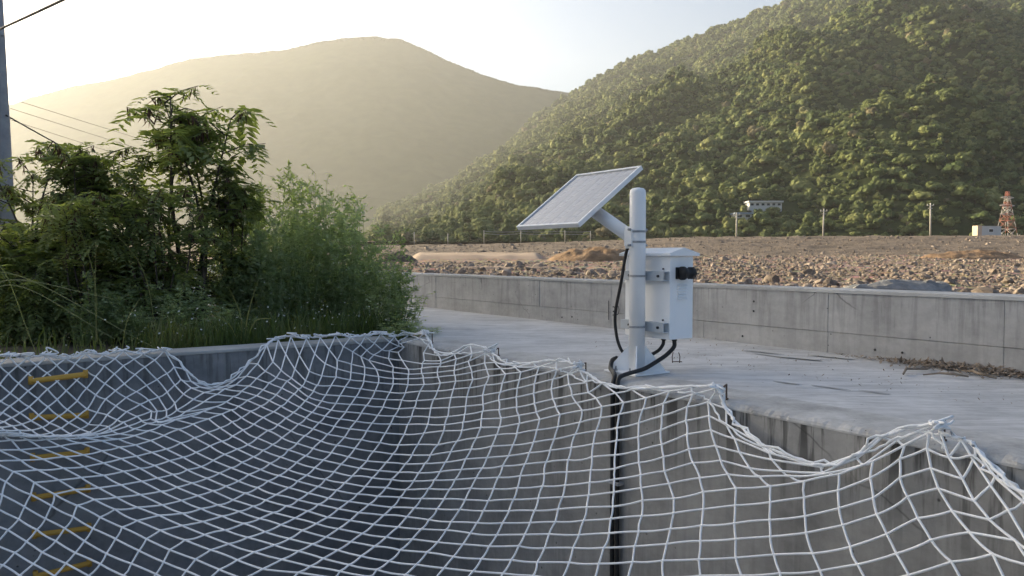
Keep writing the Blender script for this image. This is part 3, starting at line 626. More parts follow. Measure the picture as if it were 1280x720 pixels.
    '12,13,1.558,4.134,-0.296;12,14,1.536,4.083,-0.368;12,15,1.516,4.02,-0.446;12,16,1.51,3.955,-0.511;12,17,1.508,3.876,-0.583;12,18,1.515,3.797,-0.644;'
    '13,9,1.645,4.11,-0.21;13,11,1.637,4.09,-0.237;13,13,1.696,4.021,-0.224;14,10,1.782,4.013,-0.123;14,12,1.793,3.958,-0.156;14,13,1.827,3.933,-0.135;'
    '14,14,1.795,3.895,-0.208;14,15,1.778,3.829,-0.284;14,16,1.772,3.757,-0.352;14,17,1.776,3.67,-0.418;14,18,1.779,3.588,-0.479;14,19,1.796,3.486,-0.534;'
    '15,11,1.898,3.969,-0.018;15,12,1.942,3.903,-0.019;15,13,1.952,3.864,-0.039;16,12,2.057,3.76,0.089;16,13,2.034,3.794,0.044;16,14,2.021,3.773,-0.031;'
    '16,15,1.998,3.705,-0.11;16,16,1.991,3.618,-0.183;16,17,1.996,3.515,-0.25;16,18,2.008,3.397,-0.309;16,19,2.03,3.259,-0.354;17,13,2.07,3.743,0.051;'
    '17,14,2.071,3.672,-0.051;17,15,2.069,3.574,-0.123;17,16,2.071,3.471,-0.188;17,17,2.079,3.368,-0.24;17,18,2.098,3.234,-0.281;18,14,2.12,3.669,0.036;'
    '18,15,2.135,3.591,-0.04;18,16,2.132,3.463,-0.126;18,17,2.139,3.335,-0.189;18,18,2.115,3.14,-0.302;18,22,2.139,2.736,-0.636;19,15,2.161,3.611,0.011;'
    '19,16,2.162,3.47,-0.09;19,17,2.189,3.315,-0.147;20,16,2.181,3.466,-0.074;20,17,2.2,3.333,-0.127;20,18,2.226,3.212,-0.163;20,22,2.143,2.714,-0.422;'
    '21,17,2.208,3.312,-0.131;22,18,2.244,3.209,-0.148;24,20,2.417,2.999,-0.088')
# ------------------------------------------------------------ things on the far bank and the riverbed
o = obj('boulder', lump_mesh('boulder', 77, M['boulder'], lambda r: [((0,0,.2),(2.2,1.0,.75)), ((1.5,.2,.25),(1.2,.9,.6)), ((-1.7,.1,.1),(1.5,.9,.55))], 3, .3), None, U(1128, 44, z=zbed(9.5, 44) + .1), 0)
tag(o, 'large pale grey boulder lying just behind the parapet on the right', 'boulder')
def mound(name, u, Y, w, d, h, mat, lab, seed, z=None, rough=.35):
    c = U(u, Y, z=zbed((u-640)/F*Y, Y) if z is None else z)
    def fn(a, b):
        x, y = (a - .5) * 2, (b - .5) * 2
        e = max(0, 1 - (x*x + y*y)) ** .7; n_ = 1 + rough * fbm(x * 3 + seed, y * 3, 4)
        return (x * w, y * d, h * e * n_ - .25)
    o = obj(name, grid_mesh(name, mat, 60, 30, fn), None, c); tag(o, lab, 'mound'); return o
mound('dirt_mound', 742, 118, 7.2, 6, 2.0, M['dirt'], 'orange brown heap of dug earth behind the solar panel post', 1)
mound('earth_mound', 800, 135, 7, 5, 1.9, M['bank'], 'greyish heap of gravel beside the orange brown earth', 5)
mound('dark_mound', 492, 112, 3.6, 4, 1.5, M['soil'], 'dark low heap of soil next to the weeds at the left end of the riverbed', 9)
mound('dirt_mound', 1215, 130, 9, 5, 1.5, M['dirt'], 'brown eroded hump below the lattice pylon', 12)
def sandf(a, b):
    uu = 506 + a * 182 ; Y = 122 + b * 40
    e = min(1, a * 9, (1 - a) * 9, b * 5, (1 - b) * 5); e = e * e * (3 - 2 * e)
    return (*U(uu, Y, z=0)[:2], zbed((uu-640)/F*Y, Y) - .6 + e * (1.15 + .35 * b + .15 * nz(uu * .05, Y * .1)))
obj('sand', grid_mesh('sand', M['sand'], 60, 20, sandf), None, (0,0,0), 0, 'structure')
def sand2(a, b):
    uu = 530 + a * 190; Y = 84 + b * 3.5
    e = min(1, a * 7, (1 - a) * 7, b * 3, (1 - b) * 3)
    return (*U(uu, Y, z=0)[:2], zbed((uu-640)/F*Y, Y) - .4 + e * (.55 + .12 * nz(uu * .09, Y)))
obj('sand', grid_mesh('sand', M['sand'], 60, 9, sand2), None, (0,0,0), 0, 'structure')
def bank_pole(u, vtop, Y, lab, lean=0):
    b = U(u, Y, z=0); b.z = zbed(b.x, Y) - .1; top = CH + (321 - vtop) / F * Y - b.z
    r = thing('power_pole', lab, 'power pole', b, 0, 'power poles along the bank')
    MB().tube([(0,0,0),(lean*.5,0,top*.5),(lean,0,top)], [.24,.2,.16], 8).build('shaft', M['pole_sunlit'], r)
    mb = MB(); mb.box((-.9+lean,-.08,top-.75),(.9+lean,.08,top-.58)); mb.box((-.6+lean,-.08,top-1.5),(.6+lean,.08,top-1.36)); mb.build('crossarm', M['pole_sunlit'], r)
    for x in (-.8, 0, .8):
        MB().tube([(x+lean,0,top-.58),(x+lean,0,top-.25)], [.07,.05], 6).build('insulator', M['white'], r)
bank_pole(920, 266, 214, 'pale power pole beside the small blue roof')
bank_pole(1028, 261, 212, 'pale power pole standing alone midway along the bank', .15)
bank_pole(1162, 254, 210, 'tall pale power pole between the lone pole and the lattice pylon', -.15)
fn_ = thing('wire_fence', 'tall thin fence of pale posts and wires on the bank left of the solar panel', 'fence', U(604, 206, z=zbed(-7, 206)))
fx = [(518,290),(560,292),(605,288),(651,288),(706,288),(738,289)]; root = fn_.location
pm = MB()
for u, v in fx:
    b = U(u, 206, z=0); b.z = zbed(b.x, 206); hgt = CH + (321 - v) / F * 206 - b.z
    MB().tube([(0,0,-.2),(0,0,hgt)], .11, 6).build('post', M['pole_sunlit'], fn_, b - root)
for dv in (1, 4):
    pts = []
    for i in range(0, 61):
        u = 605 + i * (738 - 605) / 60; s = ((u - 605) % 46) / 46
        p = U(u, 206, 288 + dv + 1.2 * 4 * s * (1 - s)); pts.append(p - root)
    MB().tube(pts, .05, 4).build('wire', M['galv'], fn_)
# lattice pylon
pb = U(1257, 258, z=0); pb.z = zbed(pb.x, 258) - .3
py = thing('lattice_pylon', 'red and white steel lattice pylon at the right edge of the bank', 'pylon', pb, .35)
HP = 15.6; wd = lambda z: 2.0 * max(0, 1 - z / HP) ** 1.15 + .36
for sx, sy in ((1,1),(1,-1),(-1,1),(-1,-1)):
    mb = MB()
    for i in range(8):
        z0, z1 = HP * i / 8, HP * (i + 1) / 8
        mb.tube([(sx*wd(z0), sy*wd(z0), z0), (sx*wd(z1), sy*wd(z1), z1)], .10, 4, i % 2)
    mb.build('leg', [M['pylonw'], M['pylonr']], py)
lv = [0, 3.4, 6.2, 8.5, 10.4, 12.2, 13.9, 15.6]
for i, (z0, z1) in enumerate(zip(lv[:-1], lv[1:])):
    mb = MB(); a, b = wd(z0), wd(z1); m = int(z0 / HP * 8) % 2
    c0 = [(a,a,z0),(a,-a,z0),(-a,-a,z0),(-a,a,z0)]; c1 = [(b,b,z1),(b,-b,z1),(-b,-b,z1),(-b,b,z1)]
    for k in range(4):
        mb.tube([c0[k], c1[(k+1)%4]], .05, 4, m); mb.tube([c0[(k+1)%4], c1[k]], .05, 4, m); mb.tube([c1[k], c1[(k+1)%4]], .05, 4, m)
    mb.build('brace', [M['pylonw'], M['pylonr']], py)
for z, w in ((8.2, 3.1), (11.0, 3.3), (13.6, 2.9)):
    mb = MB()
    for s in (-1, 1):
        for y in (-.35, .35): mb.tube([(0, y, z + .5), (s*w, 0, z + .1)], .1, 4); mb.tube([(0, y, z - .35), (s*w, 0, z + .05)], .1, 4)
    mb.build('crossarm', M['pylonw'], py)
# houses among the trees and the pale cabin on the bank
def house(b, wpx, hpx, lab, roof, n):
    Y = b.y; w = wpx/F*Y/2; h = hpx/F*Y; b = b + Vector((0, 0, .6))
    r = thing('hillside_house', lab, 'house', b, 0)
    MB().box((-w,-3,-3.2),(w,3,h*.72)).build('wall', M['render'], r)
    MB().box((-w-.5,-3.7,h*.725),(w+.5,3.4,h),0,None,.05).build('roof', roof, r)
    for i in range(n):
        x = -w + (i + .5) * 2 * w / n; ww = w / n * .62
        f_ = MB().box((x-ww,-3.06,h*.15),(x+ww,-3.002,h*.60)).build('window', M['render'], r)
        MB().box((x-ww*.85,-3.09,h*.19),(x+ww*.85,-3.063,h*.56)).build('pane', M['win'], f_)
house(HOUSES[0], 40, 7, 'long white flat roofed house half hidden among the hillside trees', M['render'], 6)
house(HOUSES[1], 20, 7, 'small blue roofed house behind the power pole', M['roofb'], 2)
cb = U(1232, 226, z=0); cb.z = zbed(cb.x, 226)
r = thing('site_cabin', 'pale box shaped site cabin parked beside the lattice pylon', 'cabin', cb, .06)
MB().box((-2.2,-1.2,.35),(3.5,1.2,2.95),0,None,.05).build('body', M['render'], r); MB().box((-3.5,-1.2,.35),(-2.21,1.2,3.2),0,None,.06).build('end_room', M['tan'], r)
MB().box((-2.25,-1.28,2.96),(3.6,1.28,3.1),0,None,.02).build('roof', M['render'], r)
f_ = MB().box((-.2,-1.24,1.3),(1.2,-1.205,2.3)).build('window', M['white'], r); MB().box((-.1,-1.26,1.4),(1.1,-1.243,2.2)).build('pane', M['win'], f_)
for x in (-2.4, 2.4): MB().box((x-.3,-1,0),(x+.3,1,.345)).build('foot', M['rust'], r)

# ------------------------------------------------------------ utility pole and wires on the left
ub = Vector((-11.50, 18, -.1))
r = thing('utility_pole', 'tall weathered concrete utility pole at the left edge behind the bushes', 'utility pole', ub)
MB().tube([(0,0,0),(-.09,0,3.5),(-.25,0,9.6)], [.165,.145,.115], 14).build('shaft', M['polec'], r)
mb = MB(); mb.tube([(-.36,-.06,6.0),(.02,-.06,6.0)], .02, 6); mb.build('bracket', M['galv'], r)
MB().box((-.62,-.2,1.72),(-.19,.15,2.32),0,None,.03).build('junction_box', M['rust'], r)
for x, z in ((-.10, 6.07), (-.12, 6.75)): MB().tube([(x,-.17,z-.06),(x,-.17,z+.06)], [.05,.035], 8).build('insulator', M['polec'], r)
def wire(pts, rad, lab, sag):
    a, b = Vector(pts[0]), Vector(pts[1]); L = []
    for i in range(41):
        s = i / 40; p = a.lerp(b, s); p.z -= sag * 4 * s * (1 - s); L.append(p)
    o = MB().tube(L, rad, 5).build('overhead_wire', M['black'], None); tag(o, lab, 'wire')
def beyond(a, b, k): return a + (b - a) * k
wa = ub + Vector((-.10,-.17,6.07)); wire((wa, beyond(wa, U(480, 7, -202), 1.9)), .026, 'thick dark cable rising from the utility pole towards the upper left corner', .12)
wa = ub + Vector((-.12,-.17,6.75)); wire((wa, beyond(wa, U(100, 10, -84), 1.6)), .014, 'short dark wire at the very top left leaving the utility pole', .05)
wa = ub + Vector((.05,-.12,4.2)); wire((wa, U(200, 40, 243)), .018, 'dark wire running down from the pole behind the bushes', .1)
for i, (va, vb) in enumerate(((100,232),(112,246),(126,262))):
    wire((U(-60, 85, va), U(560, 620, vb + 10)), .028, ('uppermost','middle','lowest')[i] + ' of three faint power lines crossing in front of the hazy mountain', 9)

# ------------------------------------------------------------ the monitoring station
st = thing('monitoring_station', 'white post with tilted solar panel and equipment cabinet bolted to the terrace edge', 'monitoring station', P(QP, TP, 0), A)
g = st
PR = .0625
bp = MB(); bp.box((-.18,-.18,.002),(.18,.18,.016),0,None,.003).build('base_plate', M['white'], g)
for k in range(4):
    a = k * math.pi / 2 + math.pi / 4; d = Vector((math.cos(a), math.sin(a), 0)); n_ = Vector((-d.y, d.x, 0)) * .005
    MB().prism([d*(PR-.004)+Vector((0,0,.0165))-n_, d*.215+Vector((0,0,.0165))-n_, d*.215+Vector((0,0,.03))-n_, d*(PR-.004)+Vector((0,0,.215))-n_], n_*2).build('gusset', M['white'], g)
for sx in (-1,1):
    for sy in (-1,1): MB().tube([(sx*.145,sy*.145*.55,.0165),(sx*.145,sy*.145*.55,.03)], .014, 6).tube([(sx*.145,sy*.145*.55,.03),(sx*.145,sy*.145*.55,.052)], .007, 6).build('anchor_bolt', M['galv'], g)
pts = [(0,0,.012),(0,0,1.395),(0,0,1.415),(0,0,1.428),(0,0,1.434)]
MB().tube(pts, [PR,PR,PR*.93,PR*.7,PR*.2], 32).build('post', M['white'], g)
def band(z, name='clamp_band', r0=.0665, h=.016):
    mb = MB(); n = 28
    for i in range(n):
        a, b = 2*math.pi*i/n, 2*math.pi*(i+1)/n
        for ra, rb, za, zb in ((r0,r0,z-h/2,z+h/2),):
            c = [(r0*math.cos(a),r0*math.sin(a)),(r0*math.cos(b),r0*math.sin(b))]; d = [(PR*math.cos(a),PR*math.sin(a)),(PR*math.cos(b),PR*math.sin(b))]
            mb.add([(*c[0],z-h/2),(*c[1],z-h/2),(*c[1],z+h/2),(*c[0],z+h/2),(*d[0],z-h/2),(*d[1],z-h/2),(*d[1],z+h/2),(*d[0],z+h/2)], [(0,1,2,3),(4,5,1,0),(3,2,6,7)])
    return mb.build(name, M['galv'], g)
for z in (1.015, 1.095): band(z)
for z in (.752, .358): band(z)
# saddle and arm: +y is along the wall, away from the camera
PC = Vector((-.01, .72, 1.393)); TL = math.atan2(.485, .66)
sd_ = MB(); sd_.box((-.055,.045,.965),(.055,.085,1.135),0,None,.006); sd_.box((-.075,-.012,.985),(-.064,.07,1.115)); sd_.box((.064,-.012,.985),(.075,.07,1.115)); sd_.build('saddle_bracket', M['white'], g)
arm = MB().tube([(0,.055,1.045),(0,.63,1.335)], .054, 20).build('arm', M['white'], g)
for z in (.99, 1.11):
    for x in (-.085, .085): MB().tube([(x-.012,.0,z),(x+.012,.0,z)], .011, 6).build('bolt', M['galv'], g)
# solar panel
PM = Matrix.Translation(PC) @ Matrix.Rotation(-TL, 4, 'Y')
pw_, pl_ = .415, .425     # half sizes across the slope and along the wall
pn = obj('solar_panel', None, g); pn.matrix_local = PM
fr = MB()
for a, b in (((-pw_,-pl_,-.02),(pw_,-pl_+.022,.018)), ((-pw_,pl_-.022,-.02),(pw_,pl_,.018)), ((-pw_,-pl_+.0225,-.02),(-pw_+.022,pl_-.0225,.018)), ((pw_-.022,-pl_+.0225,-.02),(pw_,pl_-.0225,.018))):
    fr.box(a, b, 0, None, .002)
pn_me = fr.mesh('panel_frame', M['alu'])
obj('frame', pn_me, pn)
MB().box((-pw_+.0225,-pl_+.0225,-.004),(pw_-.0225,pl_-.0225,.004)).build('backsheet', M['backsheet'], pn)
cm_ = MB().box((-.0414,-.0945,0),(.0414,.0945,.003)).mesh('solar_cell', M['cell'])
for i in range(9):
    for j in range(4):
        obj('solar_cell', cm_, pn, (-.336 + i * .084, -.2865 + j * .191, .0045))
mb = MB(); mb.box((-.25,-.03,-.05),(.25,.03,-.0205)); mb.box((-.30,-.2,-.045),(-.27,.2,-.0205)); mb.box((.27,-.2,-.045),(.30,.2,-.0205)); mb.build('mount_rail', M['white'], pn)
mb = MB(); mb.tube([(.0,.56,1.27),(-.22,.63,1.17)], .008, 6).build('brace_rod', M['white'], g)
# cabinet
cx0, cx1, cy0, cy1, cz0, cz1 = .125, .378, -.225, .275, .265, .905
cab = MB().box((cx0,cy0,cz0),(cx1,cy1,cz1),0,None,.006).build('cabinet', M['white'], g)
ld = MB(); ov = .035
ld.prism([(cx0-ov,cy0-ov,cz1+.002),(cx1+ov,cy0-ov,cz1+.002),(cx1+ov,cy0-ov,cz1+.022),(cx0+.12,cy0-ov,cz1+.066),(cx0-ov,cy0-ov,cz1+.022)], (0,cy1-cy0+2*ov,0)); ld.build('lid', M['white'], cab)
for i in range(6):
    z = .575 + i * .021; x = (cx0 + cx1) / 2
    MB().prism([(x-.048,cy0-.0003,z),(x-.048,cy0-.021,z-.002),(x-.048,cy0-.0003,z+.012)], (.096,0,0)).build('louvre', M['white'], cab)
for z in (.752, .358):
    rl = MB(); rl.box((.068,-.215,z-.036),(.074,.265,z+.036)); rl.box((.074,-.215,z-.036),(cx0-.001,.265,z-.030)); rl.box((.074,-.215,z+.030),(cx0-.001,.265,z+.036)); rl.build('mounting_rail', M['railgrey'], cab)
    for yy in (-.16, .16):
        for dz in (0, .055): MB().tube([(.0675 if dz == 0 else cx0-.001,yy,z+dz),(.056 if dz == 0 else cx0-.012,yy,z+dz)], .011 if dz == 0 else .007, 6).build('bolt', M['dark'], cab)
dr = MB().box((cx1+.0005,cy0+.02,cz0+.03),(cx1+.014,cy1-.02,cz1-.03),0,None,.004).build('door', M['white'], cab)
# black panel connector on the side face: flange, barrel and ribbed cap
cn = MB(); xc, zc = .245, .775
cn.box((xc-.062,cy0-.016,zc-.045),(xc-.05+.03,cy0-.0005,zc+.045),0,None,.004)
cn.tube([(xc-.052,cy0-.055,zc),(xc-.03,cy0-.055,zc),(xc-.028,cy0-.055,zc),(xc+.03,cy0-.055,zc),(xc+.032,cy0-.055,zc),(xc+.068,cy0-.055,zc),(xc+.070,cy0-.055,zc),(xc+.078,cy0-.055,zc)], [.052,.052,.037,.037,.045,.045,.036,.034], 18)
for k in range(10):
    a = k * math.pi / 5; cn.box((xc+.034, cy0-.055+.044*math.cos(a)-.004, zc+.044*math.sin(a)-.004), (xc+.066, cy0-.055+.044*math.cos(a)+.004, zc+.044*math.sin(a)+.004))
cn.build('connector', M['black'], cab)
for xx, yy in ((.20,-.09),(.235,-.17)):
    MB().tube([(xx,yy,cz0-.0005),(xx,yy,cz0-.018)], .02, 8).build('cable_gland', M['black'], cab)
def curve(P_, n=10):
    P_ = [Vector(p) for p in P_]; P_ = [P_[0]*2-P_[1]] + P_ + [P_[-1]*2-P_[-2]]; L = []
    for i in range(1, len(P_) - 2):
        for k in range(n):
            t = k / n; a, b, c, d = P_[i-1:i+3]
            L.append(.5*((2*b)+(c-a)*t+(2*a-5*b+4*c-d)*t*t+(3*b-a-3*c+d)*t**3))
    return L + [P_[-2]]
MB().tube(curve([(-.03,.075,.98),(-.035,.10,.90),(-.05,.13,.70),(-.06,.185,.45),(-.055,.175,.28),(-.04,.14,.17),(-.02,.10,.13)]), .0125, 8).build('cable', M['black'], g)
MB().tube(curve([(.20,-.09,.25),(.195,-.085,.21),(.165,-.065,.165),(.11,-.03,.13),(.06,.0,.115)]), .0135, 8).build('cable', M['black'], g)
ed = RIM - QP
MB().tube(curve([(.235,-.17,.25),(.23,-.17,.20),(.17,-.15,.14),(.05,-.15,.09),(-.08,-.17,.055),(-.22,-.20,.045),(-.34,-.225,.035),(ed+.0,-.24,.018),(ed-.028,-.255,-.05),(ed-.03,-.26,-.3),(ed-.03,-.262,-1.5),(ed-.03,-.26,-3.6)]), .0165, 8).build('cable', M['black'], g)
MB().tube(curve([(-.06,.165,.10),(-.12,.15,.085),(-.19,.09,.04),(-.25,.0,.03),(-.34,-.12,.03),(ed+.0,-.19,.015),(ed-.03,-.207,-.06),(ed-.032,-.21,-.3),(ed-.032,-.212,-1.5),(ed-.032,-.21,-3.6)]), .0185, 8).build('cable', M['black'], g)
mb = MB()
for z in (-.75, -1.55, -2.4): mb.box((ed-.06,-.30,z),(ed-.001,-.17,z+.02))
mb.build('cable_strap', M['galv'], g)

# ------------------------------------------------------------ rungs in the back wall
for i in range(10):
    z = -.14 - .335 * i; q0, q1 = .335, .745
    r = thing('step_iron', ['topmost','second','third','fourth','fifth','sixth','seventh','eighth','ninth','lowest'][i] + ' yellow step iron from the top in the pit back wall', 'step iron', P((q0+q1)/2, FAR, z), A, 'yellow step irons in the pit wall')
    w = (q1 - q0) / 2; tl = random.uniform(-.012, .012)
    MB().tube([(-w,-.115,tl),(-w+.03,-.12,tl),(w-.03,-.12,-tl),(w,-.115,-tl)], [.02,.024,.024,.02], 8).build('tread', M['yellow'], r)
    for s in (-1, 1):
        MB().tube([(s*w,-.113,-s*tl),(s*w,-.001,-s*tl)], .017, 8).build('leg', M['yellow'], r)
        MB().tube([(s*w,-.113,-s*tl-.03),(s*w,-.113,-s*tl+.04)], .02, 8).build('end_stop', M['yellow'], r)

# ------------------------------------------------------------ safety net over the pit
CT = np.array([[float(x) for x in r_.split(',')] for r_ in NET.split(';')])
def tps(c, vals, lam):
    n = len(c); d = np.linalg.norm(c[:,None] - c[None], axis=2); K = np.where(d > 0, d*d*np.log(d + 1e-12), 0) + lam*np.eye(n)
    B = np.zeros((n+3, n+3)); B[:n,:n] = K; B[:n,n] = 1; B[:n,n+1:] = c; B[n:,:n] = B[:n,n:].T
    w = np.linalg.solve(B, np.r_[vals, np.zeros((3, vals.shape[1]))])
    def ev(q):
        d = np.linalg.norm(q[:,None] - c[None], axis=2); return np.where(d > 0, d*d*np.log(d + 1e-12), 0) @ w[:n] + w[n] + q @ w[n+1:]
    return ev
ev = tps(CT[:,:2], CT[:,2:], .02)
JR = [(j, r_) for j in range(-36, 27) for r_ in range(-12, 38) if r_ - j >= -4 and r_ + j >= -16]
XYZ = ev(np.array(JR, float)); node = {}
for (j, r_), p in zip(JR, XYZ):
    x, y, z = p; q = .8275 * x + .5615 * y if False else NQ.x * x + NQ.y * y; t = D1.x * x + D1.y * y
    if t < .55 or y < 1.6 or q < -6.5 or z < -2.2: continue
    # keep the net on the near side of the walls it hangs on
    if z < .0 and q > RIM - .03: q2 = RIM - .03; x += NQ.x * (q2 - q); y += NQ.y * (q2 - q)
    if z < -.0 and t > FAR - .06: t2 = FAR - .06; x += D1.x * (t2 - t); y += D1.y * (t2 - t)
    node[(j, r_)] = Vector((x + random.gauss(0, .003), y + random.gauss(0, .003), z + random.gauss(0, .003)))
nr = random.Random(5)
mb = MB(); kb = MB(); eb = MB()
def strand(a, b, rad, edge, tgt):
    d = b - a; L = d.length; k = 5 if L > .09 else 3; sag = Vector((0, 0, -1)) * (max(0, .13 - L) * .10 + .0015)
    w = Vector((nr.gauss(0, .0025), nr.gauss(0, .0025), nr.gauss(0, .0025))); pts = []
    for i in range(k):
        s = i / (k - 1); pts.append(a.lerp(b, s) + (sag + w) * 4 * s * (1 - s))
    tgt.tube(pts, rad, 5, 0, False)
for (j, r_), p in node.items():
    e = (r_ - j <= -3) or (r_ + j <= -15)
    for nb in ((j+1, r_), (j, r_+1)):
        if nb in node and (node[nb] - p).length < .6: strand(p, node[nb],   .0067, e, mb)
    d = .0092; kb.add([p+Vector((d,0,0)),p+Vector((0,d,0)),p+Vector((-d,0,0)),p+Vector((0,-d,0)),p+Vector((0,0,d)),p+Vector((0,0,-d))], [(0,1,4),(1,2,4),(2,3,4),(3,0,4),(1,0,5),(2,1,5),(3,2,5),(0,3,5)], 0, True)
net = mb.build('safety_net', M['rope'], None)
tag(net, 'white knotted rope safety net sagging over the concrete pit', 'net')
kb.build('knot', M['rope'], net, kind='stuff')
# border rope threaded through the edge meshes, wrapped round the coping
def border(keys, wob):
    pts = [node[k] for k in keys if k in node]; L = []
    for p in curve(pts, 6): L.append(p + Vector((nr.gauss(0, wob), nr.gauss(0, wob), abs(nr.gauss(0, wob)))))
    return L
eb.tube(border([(j, j - 4) for j in range(-6, 23)], .004), .0085, 6)
eb.tube(border([(j, j - 4) for j in range(-6, 23)], .012), .0075, 6)
eb.tube(border([(j, j - 3) for j in range(-6, 23)], .009), .0065, 6)
eb.tube(border([(-6 - k, -10 + k) for k in range(0, 28)], .007), .0085, 6)
eb.tube(border([(-6 - k, -10 + k) for k in range(0, 28)], .012), .008, 6)
for k in range(0, 27):            # loose lashings over the coping
    p = node.get((-6 - k, -10 + k))
    if p is None or 11 <= k <= 15: continue
    for _ in range(3):
        L = [p + Vector((nr.gauss(0, .05), nr.gauss(0, .05), abs(nr.gauss(0, .022)))) for _ in range(4)]; eb.tube(curve(L, 4), .0068, 5)
hk = [(-6,-10),(-1,-5),(4,0),(10,6),(16,12)]
for h in hk:
    p = node[h]
    for _ in range(5):
        L = [p + Vector((nr.gauss(0, .03), nr.gauss(0, .03), nr.gauss(0.004, .016))) for _ in range(4)]; eb.tube(curve(L, 4), .0070, 5)
eb.build('border_rope', M['rope'], net)
def anchor(p, lab):
    r = thing('net_hook', lab, 'hook', p, 0, 'hooks holding the net'); b = -p.z
    MB().tube(curve([(.012,.012,b-.03),(.012,.012,.006),(.010,.010,.012),(.0,.0,.010),(-.01,-.008,.002)], 5), .006, 6).build('bar', M['rust'], r)
    MB().tube([(.012,.012,b+.0005),(.012,.012,b+.008)], .014, 8).build('collar', M['rust'], r)
for (h, lab) in zip(hk, ('rusty hook at the inner corner of the pit where net meets terrace', 'rusty hook on the rim between the corner and the looped knot', 'rusty hook on the rim just left of the white post base', 'rusty hook on the rim just right of the white post base', 'rusty hook on the rim nearest the camera at the right')):
    pp = node[h].copy(); q = NQ.dot(pp)
    if q < RIM + .05: pp += NQ * (RIM + .05 - q)
    anchor(pp, lab)

# ------------------------------------------------------------ litter and small things on the terrace
lr = random.Random(11); V = []; Fq = []
def leafcard(V, Fq, p, s, r):
    d = Vector((r.gauss(0,1), r.gauss(0,1), r.gauss(0,.25))).normalized(); e = d.cross(Vector((0,0,1))).normalized(); o = len(V)
    lift = Vector((0,0,s*r.uniform(.05,.5)))
    V += [p - d*s, p + e*s*.35 + lift*.3, p + d*s + lift, p - e*s*.35 + lift*.3]; Fq.append((o, o+1, o+2, o+3))
for _ in range(1500):
    a = lr.gauss(0, .42); q = PAR - .03 - abs(lr.gauss(0, .16)) * (1 - .4 * abs(a)); z = .004 + max(0, .05 * (1 - abs(a) / 1.0)) * lr.random() * max(0, 1 - (PAR - q) / .5)
    leafcard(V, Fq, Vector((q, 3.05 + a * 1.1, z)), lr.uniform(.012, .04), lr)
for _ in range(420): leafcard(V, Fq, Vector((lr.uniform(5.0, 6.5), lr.uniform(2.2, 6.5), .004)), lr.uniform(.006, .018), lr)
obj('leaf_litter', npmesh('leaf_litter', [v[:] for v in V], Fq, M['litter']), None, (0,0,0), A, 'stuff')
for i, (u_, v_, L) in enumerate(((1150,466,.5),(1222,470,.4),(1185,472,.28))):
    Yg = F * CH / (v_ - 321); p = Vector(((u_ - 640) / F * Yg, Yg, .012))
    o = MB().tube([(-L/2,-.05,0),(-L*.2,.03,.02),(L*.15,-.02,.012),(L/2,.06,0)], [.008,.011,.009,.005], 6).build('twig', M['litter'], None, p, .5 + i); tag(o, ('longest dry stick', 'forked dry stick on the right', 'shortest dry stick')[i] + ' lying in the leaf litter by the parapet', 'stick')
Yg = F * CH / (454 - 321); p = Vector(((846 - 640) / F * Yg, Yg, .003))
r = thing('wire_stub', 'pair of thin bent wire stubs sticking out of the terrace beside the cabinet', 'wire', p)
for x in (-.03, .03): MB().tube([(x,0,-.01),(x*1.1,0,.05),(x*.8,.01,.085)], .004, 5).build('wire', M['rust'], r)
MB().tube([(-.03,0,.006),(.0,-.004,.008),(.05,0,.006)], .004, 5).build('wire', M['rust'], r)
# patches of scaled cement on the terrace
for i, (u_, v_, w_, d_) in enumerate(((985,447,.34,.05),(955,441,.20,.03),(1040,447,.22,.04),(985,480,.10,.015),(1040,486,.13,.015),(1098,492,.10,.013))):
    Yg = F * CH / (v_ - 321); p = Vector(((u_ - 640) / F * Yg, Yg, .0))
    poly = [(w_ * math.cos(a) * (1 + .5 * nz(a * 2, i)), d_ * math.sin(a) * (1 + .6 * nz(a * 3, i + 5)), .0045) for a in np.linspace(0, 6.28, 22)[:-1]]
    mb = MB(); mb.prism(poly, (0, 0, .002 if i < 3 else .0012)); o = mb.build('mortar_patch', M['cap'] if i < 3 else M['damp'], None, p, A + 1.7)
    tag(o, ('largest rough cement patch', 'small pale cement patch beyond the largest one', 'rough cement patch nearer the leaf litter', 'left thin dark smear', 'middle thin dark smear', 'right thin dark smear')[i] + ' on the terrace', 'patch')

